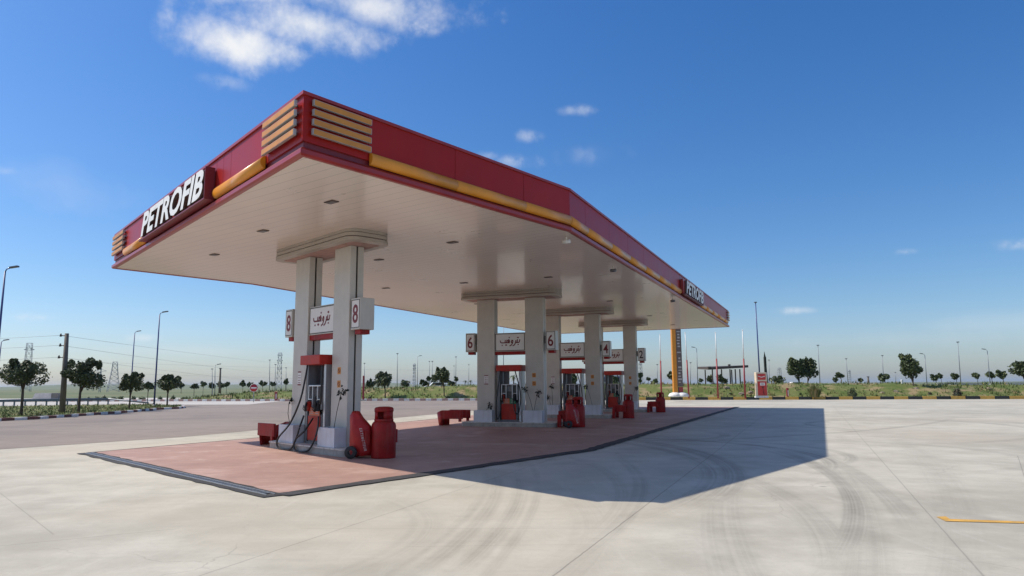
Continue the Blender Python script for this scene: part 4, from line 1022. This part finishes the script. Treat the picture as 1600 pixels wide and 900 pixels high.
# leaning utility pole with insulators
b = ap(97, 646, 45); t = ap(104.5, 521, 45)-b
up = empty('utility_pole', 'leaning weathered pole with three dark insulator arms on the grass strip', 'utility pole', b)
MB().tube([(0, 0, -.3), (t.x*.5, 0, t.z*.5), (t.x, 0, t.z)], [.19, .16, .12], 8).build('pole', 'wood', up)
ends = []
for v, uu in ((524, 95), (539.5, 94), (558, 92)):
    q = ap(uu, v, 45)-b; s = (t.x*(q.z/t.z)); ends.append(b+q)
    m = MB(); m.tube([(s, 0, q.z-.04), (q.x, 0, q.z)], .035, 6); m.tube([(q.x, 0, q.z-.08), (q.x, 0, q.z+.12)], [.07, .04], 7); m.build('insulator_arm', 'insul', up)
def wire(label, pts, r):
    m = MB(); P0, P1 = Vector(pts[0]), Vector(pts[1]); sag = pts[2]; m.tube([P0.lerp(P1, k/16) - Vector((0, 0, sag*4*(k/16)*(1-k/16))) for k in range(17)], r, 5)
    tag(m.build('power_line', 'wire'), label, 'power line', 'overhead wires')
for i, e in enumerate(ends):
    wire(['top wire running left from the leaning pole', 'middle wire running left from the leaning pole', 'lowest wire running left from the leaning pole'][i], (e, ap(-260, (524, 539.5, 558)[i]+10, 60), .15), .008)
    wire(['top wire running right from the leaning pole', 'middle wire running right from the leaning pole', 'lowest wire running right from the leaning pole'][i], (e, ap(470, (568, 586, 598)[i], 260), .5), .008)
for i, (v0, v1, lab) in enumerate(((566, 566, 'upper long wire between the distant lattice towers'), (582, 583, 'lower long wire between the distant lattice towers'))):
    wire(lab, (ap(150, v0, 300), ap(780, v1+14, 330), .6), .024)
def pylon(label, u, vb, vt, wb, wt, Y, arms, bar=.07, m='lattice'):
    k = Y/F; b = ap(u, vb, Y); h = (vb-vt)*k; r = empty('lattice_tower', label, 'pylon', b, .4, 'lattice towers on the horizon')
    mb = MB(); n = 7; lv = []
    for i in range(n+1):
        s = i/n; w = (wb*(1-s)**1.3 + wt*(1-(1-s)**1.3))*k/2; lv.append([Vector((sx*w, sy*w, h*s)) for sx, sy in ((-1, -1), (1, -1), (1, 1), (-1, 1))])
    for A, B in zip(lv, lv[1:]):
        for j in range(4):
            bar_ = bar*.6; mb.tube([A[j], B[j]], bar_, 4); mb.tube([A[j], B[(j+1) % 4]], bar*.4, 4); mb.tube([A[(j+1) % 4], B[j]], bar*.4, 4); mb.tube([B[j], B[(j+1) % 4]], bar*.4, 4)
    mb.build('lattice_body', m, r)
    for s, aw in arms:
        a = MB(); z = h*s
        for q in (-1, 1): a.tube([(0, 0, z-.3*k), (q*aw*k/2, 0, z+.4*k)], bar, 4); a.tube([(0, 0, z+3*k), (q*aw*k/2, 0, z+.4*k)], bar*.7, 4)
        a.build('cross_arm', m, r)
pylon('lattice tower behind the leftmost round tree', 40, 612, 537, 12, 7, 180, [(.86, 14)], .08)
pylon('leaning lattice tower between the second and third trees', 177, 612, 566, 17, 6, 200, [], .08)
pylon('slender lattice mast right of the second tree', 155.5, 613, 568, 2.5, 1, 240, [(.72, 15)], .07)
pylon('tall lattice tower left of the column numbered 8', 435.5, 609, 552, 8, 5, 300, [(.93, 8), (.78, 9), (.55, 8)], .1)
pylon('faint lattice tower left of the taller tree behind the pumps', 647, 606, 569, 4, 2.5, 320, [(.93, 5), (.8, 5)], .1)
pylon('faint lattice tower behind the number 2 box', 1001.5, 604, 566, 6, 3.5, 330, [(.9, 5)], .1)
pylon('faint lattice tower behind the wide dark bush', 1219, 601, 576, 5, 4, 340, [(.95, 6)], .1)
pylon('faint lattice tower on the right plain', 1328.5, 600, 579, 3, 2, 340, [(.9, 5)], .09)

# guard rail on the left strip
ga, gb = ap(-120, 631.5, 61), ap(168, 628.5, 66); ga.z = gb.z = .62
r = empty('guard_rail', 'long grey steel guard rail behind the trees on the left grass strip', 'guard rail', ga)
d = gb-ga
m = MB()
for dz in (-.1, 0.02): m.tube([(0, 0, dz), tuple(d+Vector((0, 0, dz)))], .075, 6)
e = ap(232, 633.4, 66)-ga; e.z = -.4
m.tube([tuple(d), tuple(e)], .07, 6); m.build('rail', 'pole_grey', r)
for i in range(18):
    q = d*(i/17); MB().box((q.x, q.y+.1, -.28), (.1, .1, .66)).build('post', 'pole_grey', r)
# pale low block beyond the road
b = ap(147, 624.4, 105); r = empty('low_block', 'low white block with a grey end beyond the service road', 'wall', b)
k = 105/F
mb = MB(); pr = [(1*k, 0), (31*k, 0), (31*k, 10.5*k), (6*k, 10.5*k)]
A = [mb.bm.verts.new((x, 0, z)) for x, z in pr]; B = [mb.bm.verts.new((x, 1.6, z)) for x, z in pr]
mb.bm.faces.new(A); mb.bm.faces.new(B[::-1])
for j in range(4): mb.bm.faces.new((A[j], B[j], B[(j+1) % 4], A[(j+1) % 4]))
mb.xform(Matrix.Translation((-98*k, 0, 0))); o = mb.build('white_wall', 'wall_pale', r)
MB().box(((36.3-98)*k, .8, 5.2*k), (10.5*k, 1.5, 10.4*k)).build('grey_wall', 'wall_grey', r)
# long pale wall on the right horizon
p0, p1 = ap(1464, 603.6, 150), ap(1640, 603.6, 150); L = (p1-p0).length; c = (p0+p1)/2
r = empty('boundary_wall', 'long low pale wall behind the trees on the right', 'wall', (c.x, c.y, p0.z-.3))
MB().box((0, 0, .47), (L, .3, .95)).build('wall_body', 'wall_pale', r)
MB().box((0, 0, .98), (L, .42, .06)).build('coping', 'kerb_w', r)

# no entry sign, red white post
b = ap(396, 628, 76); r = empty('road_sign', 'round red no entry sign with white bar at the kerb', 'road sign', b)
k = 76/F; zc = (628-606.5)*k
MB().tube([(0, 0, -.2), (0, 0, zc)], .035, 8).build('pole', 'pole_grey', r)
m = MB(); m.lathe([(0, .0), (.42, .0), (.42, .02), (0, .02)], n=28); m.xform(Matrix.Translation((0, -.04, zc)) @ Matrix.Rotation(math.pi/2, 4, 'X')); o = m.build('disc', 'no_entry', r)
m = MB(); m.box((0, 0, 0), (.6, .004, .13)); m.xform(Matrix.Translation((0, -.063, zc))); m.build('bar', 'white', o)
m = MB(); m.lathe([(.405, -.006), (.44, -.006), (.44, .01), (.405, .01)], n=28); m.xform(Matrix.Translation((0, -.062, zc)) @ Matrix.Rotation(math.pi/2, 4, 'X')); m.build('rim', 'white', o)
def marker(label, u, vb, hpx, Y, w=.3):
    b = ap(u, vb, Y); k = Y/F; h = hpx*k; r = empty('marker_post', label, 'post', b, 0, 'red and white marker posts')
    m = MB(); m.box((0, 0, h/2), (w, .14, h), 0, .02); m.build('board', 'pole_red', r)
    MB().box((w*.12, -.073, h*.45), (w*.3, .01, h*.6)).build('white_stripe', 'white', r)
marker('dark red marker board on the bank right of the no entry sign', 431, 625, 12.5, 77)
marker('red and white marker post left of the spiky grass clump', 1231, 620.5, 14, 70, .22)
m_ = ap(567.5, 626, 72); r = empty('banner_stand', 'slim dark red banner stand beside the nearest right column', 'banner', m_)
MB().box((0, 0, 1.3), (.2, .08, 2.4), 0, .02).build('banner', 'pole_red', r); MB().box((0, 0, .05), (.5, .3, .1), 0, .02).build('foot', 'plinth', r)
# flagpoles
for ub, vb, ut, vt, vm, lab in ((1033.5, 622, 1031, 523, 564, 'first flagpole, left of the tall price pylon'), (1076.5, 621, 1070.5, 520, 563, 'second flagpole, just right of the price pylon'), (1122, 621, 1117.8, 519.5, 561, 'third flagpole, in front of the shelter'), (1164.5, 621, 1160, 516, 561, 'fourth flagpole, left of the red totem')):
    Y = 70.; b = ap(ub, vb, Y); t = ap(ut, vt, Y)-b; mid = t*((vb-vm)/(vb-vt)); r = empty('flagpole', 'red and white ' + lab, 'flagpole', b, 0, 'red and white flagpoles')
    MB().tube([(0, 0, -.1), tuple(mid)], [.085, .075], 8).build('red_half', 'pole_red', r)
    MB().tube([tuple(mid), tuple(t)], [.06, .035], 8).build('white_half', 'pole_white', r)
    m = MB(); bmesh.ops.create_icosphere(m.bm, subdivisions=1, radius=.07); m.xform(Matrix.Translation(t)); m.build('finial', 'pole_white', r)
# price pylon
Y = 67.; k = Y/F; b = ap(1062, 619, Y); r = empty('price_pylon', 'tall yellow and brown price pylon standing behind the canopy', 'sign', b, 0)
hh = 9.; lean = -.052
def sl(x0, x1, z0, z1, y0, y1, m, nm, par):
    mb = MB(); v = []
    for z in (z0, z1):
        for x, y in ((x0, y0), (x1, y0), (x1, y1), (x0, y1)): v.append(mb.bm.verts.new((x*k+0*z, y, z)))
    for f in ((0, 1, 2, 3), (4, 5, 6, 7), (0, 1, 5, 4), (1, 2, 6, 5), (2, 3, 7, 6), (3, 0, 4, 7)): mb.bm.faces.new([v[q] for q in f])
    return mb.build(nm, m, par)
sl(-9, -3.6, .1, hh, -.25, .35, 'pylon_yel', 'yellow_side', r); sl(-3.3, 5, .9, hh-.1, -.2, .3, 'pylon_brn', 'price_face', r)
sl(-1.2, 4.9, .1, .86, -.22, .3, 'pole_red', 'red_foot', r); sl(-9.4, -9.03, .1, hh, -.2, .3, 'pylon_yel', 'edge_strip', r)
rr = random.Random(4)
mb = MB()
for i in range(26):
    z = 1.3+i*.28
    if rr.random() < .85: mb.box(((.9+rr.uniform(-.8, .8))*k, -.205, z), (rr.uniform(2.5, 5.8)*k, .012, rr.uniform(.06, .17)))
mb.build('price_marks', 'pale_mark', r)
for x in (-7.5, 3.5):
    m = MB(); m.lathe([(0, .42), (.25, .4), (.5, .3), (.62, .12), (.6, 0), (0, 0)], n=20); m.xform(Matrix.Translation((x*k, -.1, -.05))); m.build('footing', 'kerb_w', r)
# red totem
Y = 66.; k = Y/F; b = ap(1190, 621, Y); r = empty('service_totem', 'red service totem with cream frame and white label at the kerb', 'totem', b, R_(6))
w = 1.02; hh = 38.5*k
MB().box((0, 0, .05), (1.1, .6, .16), 0, .02).build('footing', 'kerb_w', r)
MB().box((0, 0, hh/2+.05), (w, .42, hh-.1), 0, .04).build('frame', 'cream', r)
MB().box((.02, -.2105, hh*.36), (w-.14, .03, hh*.56), 0, .02).build('lower_panel', 'totem_red', r)
MB().box((.0, -.2105, hh*.82), (w-.24, .03, hh*.24), 0, .03).build('upper_panel', 'totem_red', r)
m = MB(); ribbon(m, [(-.3+.1*j, .04*math.cos(j*1.1)-.02) for j in range(7)], .06); m.xform(upright((0, -.228, hh*.83), (0, -1, 0))); m.build('emblem', 'white', r)
o = MB().box((.05, -.228, hh*.53), (.46, .006, .26)).build('white_label', 'white', r)
m = MB()
for j in range(3): m.box((.05, -.2335, hh*.53+.07-j*.07), (.34-.08*(j % 2), .004, .025))
m.build('printed_lines', 'red_ink', o)
m = MB(); m.tube([(.06, -.24, hh*.4), (.1, -.27, hh*.25), (.14, -.26, hh*.1)], .02, 6); m.box((.06, -.235, hh*.4), (.12, .05, .12)); m.build('hose', 'rubber', r)
# open shelter
Y = 108.; k = Y/F; b = ap(1132, 603, Y); r = empty('open_shelter', 'open roadside shelter with dark flat roof on slim columns', 'shelter', b, 0)
mb = MB(); z = 26*k
v = [(-31, 24.5, -2.5), (30, 27.5, -2.5), (30, 28.5, 3.5), (-31, 27, 3.5)]
A = [mb.bm.verts.new((x*k, y, zz*k)) for x, zz, y in v]; B = [mb.bm.verts.new((x*k, y, (zz+3.6)*k)) for x, zz, y in v]
mb.bm.faces.new(A[::-1]); mb.bm.faces.new(B)
for j in range(4): mb.bm.faces.new((A[j], A[(j+1) % 4], B[(j+1) % 4], B[j]))
mb.build('roof', 'roof_dk', r); MB().box((-29.5*k, -2.5, 28.2*k), (4*k, .5, 2.2*k)).build('roof_fixture', 'roof_dk', r); MB().box((12*k, 1, 31.5*k), (3*k, .4, 4*k)).build('roof_fixture', 'roof_dk', r)
for x, y in ((-22, -1.5), (-8, -1.5), (5, -1.5), (13, -1.5), (20, -1.5), (-22, 2.5), (20, 2.5)): MB().box((x*k, y, 12.6*k), (.15, .15, 25.4*k)).build('column', 'roof_dk', r)
MB().box((-6*k, 1, 3.2*k), (24*k, .3, 1.2*k)).build('rail', 'roof_dk', r)
# dark advertising post
Y = 92.; k = Y/F; b = ap(1199, 603, Y); r = empty('advertising_post', 'dark slim advertising blade on a pole right of the totem', 'sign', b)
MB().tube([(.1, 0, 0), (-.05, 0, 27*k)], .1, 8).build('pole', 'pole_grey', r); MB().box((-1.5*k, 0, 33*k), (3.6*k, .3, 24*k), 0, .08).build('blade', 'leaf_dry', r); MB().tube([(-1.5*k, 0, 45*k), (-1.8*k, 0, 53*k)], [.12, .02], 7).build('tip', 'leaf_dry', r)
b = ap(1410, 603, 95); r = empty('white_stele', 'small white upright stone left of the lone windswept tree', 'post', b)
MB().box((0, 0, .42), (.26, .22, .84), 0, .04).build('stone', 'white', r); MB().box((0, 0, .02), (.4, .36, .1), 0, .01).build('foot', 'plinth', r)

def car(label, u, v, Y, rz):
    b = ap(u, v, Y); r = empty('parked_car', label, 'car', b, rz, 'cars beyond the bank')
    prof = [(-2.1, .35), (-2.1, .85), (-1.7, .98), (-1.3, 1.0), (-.8, 1.48), (.6, 1.5), (1.2, 1.05), (2.0, .9), (2.15, .7), (2.15, .35)]
    m = MB(); a = [m.bm.verts.new((x, -.82, z)) for x, z in prof]; c_ = [m.bm.verts.new((x, .82, z)) for x, z in prof]
    m.bm.faces.new(a); m.bm.faces.new(c_[::-1])
    for j in range(len(prof)): m.bm.faces.new((a[j], c_[j], c_[(j+1) % len(prof)], a[(j+1) % len(prof)]))
    m.build('body', 'white', r)
    for q in (-1, 1):
        m = MB(); m.face([(-1.15, q*.825, 1.02), (1.05, q*.825, 1.04), (.5, q*.825, 1.42), (-.75, q*.825, 1.42)]); m.build('side_window', 'pump_panel', r)
        for x in (-1.35, 1.35):
            m = MB(); m.lathe([(0, -.1), (.3, -.1), (.32, -.05), (.32, .05), (.3, .1), (0, .1)], n=16); m.xform(Matrix.Translation((x, q*.76, .32)) @ Matrix.Rotation(math.pi/2, 4, 'X')); m.build('wheel', 'rubber', r)
car('white car beyond the bank left of the taller tree', 684, 612.5, 110, .2)
car('white car parked under the largest windswept trees', 1246, 612, 110, -.1)
Y = 108.; k = Y/F; b = ap(955, 612, Y); r = empty('parked_bus', 'blue and white bus seen through the pump numbered 2', 'bus', b)
MB().box((0, 0, 9*k), (30*k, 1.6, 11*k), 0, .12).build('lower_body', 'white', r); MB().box((0, 0, 19*k), (30*k, 1.58, 8*k), 0, .12).build('upper_body', 'pole_blue', r); MB().box((0, 0, 24.5*k), (29*k, 1.4, 2.6*k), 0, .08).build('roof', 'white', r)
MB().box((0, -.81, 17.5*k), (27*k, .03, 4.5*k)).build('window_band', 'pump_panel', r)
for x in (-9, 9):
    m = MB(); m.lathe([(0, -.1), (.4, -.1), (.4, .1), (0, .1)], n=16); m.xform(Matrix.Translation((x*k, -.75, .3)) @ Matrix.Rotation(math.pi/2, 4, 'X')); m.build('wheel', 'rubber', r)

# ------------------------------------------------------------------ haze
HB = MB(); HB.box((0, 1500, 15), (17000, 17000, 44)); hz = HB.build('haze', 'dark'); hz['kind'] = 'stuff'
hm = bpy.data.materials.new('haze_air'); hm.use_nodes = True; nt = hm.node_tree; nt.nodes.remove(nt.nodes['Principled BSDF'])
pv = nt.nodes.new('ShaderNodeVolumePrincipled'); pv.inputs['Color'].default_value = (.62, .76, .95, 1); pv.inputs['Density'].default_value = .00009; pv.inputs['Anisotropy'].default_value = .2
nt.links.new(pv.outputs[0], nt.nodes['Material Output'].inputs['Volume']); hz.data.materials.clear(); hz.data.materials.append(hm)

# ------------------------------------------------------------------ sky, sun
SX, SY = .848, -.169
el = math.atan2(1, math.hypot(SX, SY)); to_sun = Vector((-SX, -SY, 1)).normalized()
world = bpy.data.worlds.new('World'); scene.world = world; world.use_nodes = True
nt = world.node_tree; s = NT(world); bg = nt.nodes['Background']
sky = s.n('ShaderNodeTexSky', sky_type='NISHITA'); sky.sun_disc = False; sky.sun_elevation = el; sky.sun_rotation = math.atan2(to_sun.x, to_sun.y)
sky.air_density = 1.0; sky.dust_density = .9; sky.ozone_density = 1.6; sky.altitude = 100
tc = s.n('ShaderNodeTexCoord'); D = tc.outputs['Generated']
n1 = s.noise(D, 9, 7, .62); n2 = s.noise(D, 26, 5, .6)
nz = s.math('ADD', s.math('MULTIPLY', n1, .7), s.math('MULTIPLY', n2, .3))
clouds = [(385, 72, 95, 34, .95), (480, 40, 110, 38, .9), (580, 10, 110, 34, .8), (440, -50, 200, 60, .9), (350, 55, 50, 22, .7), (650, 38, 46, 16, .5), (905, 172, 32, 10, .42), (828, 212, 27, 11, .36), (805, 252, 36, 12, .4), (760, 244, 30, 8, .22), (1410, 394, 24, 6, .42), (1237, 486, 36, 6, .45), (1595, 380, 30, 9, .42), (45, 495, 30, 6, .38), (225, 528, 22, 6, .34), (345, 128, 34, 12, .25), (60, 290, 120, 30, .1), (1400, 530, 170, 14, .1), (1560, 505, 130, 14, .1), (10, 268, 26, 8, .25), (300, 548, 110, 10, .12), (930, 240, 50, 16, .12)]
tot = None
for u, v, su, sv, k in clouds:
    d = ray(u, v).normalized(); rt = d.cross(Vector((0, 0, 1))).normalized(); upv = rt.cross(d)
    def dot(vec, q):
        x = s.n('ShaderNodeVectorMath', operation='DOT_PRODUCT'); s.L(D, x.inputs[0]); x.inputs[1].default_value = q; return x.outputs['Value']
    a = dot(D, rt*(F/su*.93)); b2 = dot(D, upv*(F/sv*.93)); front = dot(D, d)
    rr2 = s.math('MULTIPLY_ADD', a, a, s.math('MULTIPLY', b2, b2))
    m = s.math('MULTIPLY', s.math('SUBTRACT', 1.25, s.math('SQRT', rr2)), s.math('GREATER_THAN', front, .3))
    m = s.math('MULTIPLY', s.smooth(s.math('ADD', m, s.math('MULTIPLY', s.math('SUBTRACT', nz, .52), 3.4)), .05, 1.4), k)
    if su < 60: m = s.math('MULTIPLY', m, s.smooth(n2, .36, .62, .15, 1.0))
    tot = m if tot is None else s.math('MAXIMUM', tot, m)
hs = s.n('ShaderNodeHueSaturation'); hs.inputs['Saturation'].default_value = 1.3; hs.inputs['Value'].default_value = 1.0; s.L(sky.outputs[0], hs.inputs['Color'])
CLW = 8.6
ccol = s.mixc(s.smooth(n1, .35, .65), (CLW*.8, CLW*.86, CLW*.95), (CLW, CLW, CLW))
sz = s.n('ShaderNodeSeparateXYZ'); s.L(D, sz.inputs[0])
tint = s.n('ShaderNodeValToRGB'); e_ = tint.color_ramp.elements
e_[0].position = 0.; e_[0].color = (.92, 1.0, 1.32, 1); e_[1].position = .5; e_[1].color = (.74, 1.02, 1.3, 1)
q_ = e_.new(.12); q_.color = (.86, 1.0, 1.2, 1)
s.L(sz.outputs[2], tint.inputs[0])
skyc = s.mixc(1., hs.outputs[0], tint.outputs[0], 'MULTIPLY')
# unseen broken cloud added overhead and behind, to whiten and brighten the shade
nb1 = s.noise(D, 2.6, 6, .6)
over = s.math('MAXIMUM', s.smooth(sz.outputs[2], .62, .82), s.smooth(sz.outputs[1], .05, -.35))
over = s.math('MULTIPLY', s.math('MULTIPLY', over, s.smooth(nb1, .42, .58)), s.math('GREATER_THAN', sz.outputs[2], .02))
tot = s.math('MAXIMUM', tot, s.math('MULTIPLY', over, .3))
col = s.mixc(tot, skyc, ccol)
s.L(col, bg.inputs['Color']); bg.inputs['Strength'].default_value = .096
sun = bpy.data.lights.new('sun', 'SUN'); sun.energy = 4.5; sun.angle = R_(.53); sun.color = (1, .92, .79)
so = bpy.data.objects.new('sun', sun); C.objects.link(so); so.rotation_euler = to_sun.to_track_quat('Z', 'Y').to_euler()
scene.view_settings.view_transform = 'Standard'; scene.view_settings.look = 'None'; scene.view_settings.gamma = 1
scene.view_settings.exposure = 0.2
scene.render.engine = 'CYCLES'
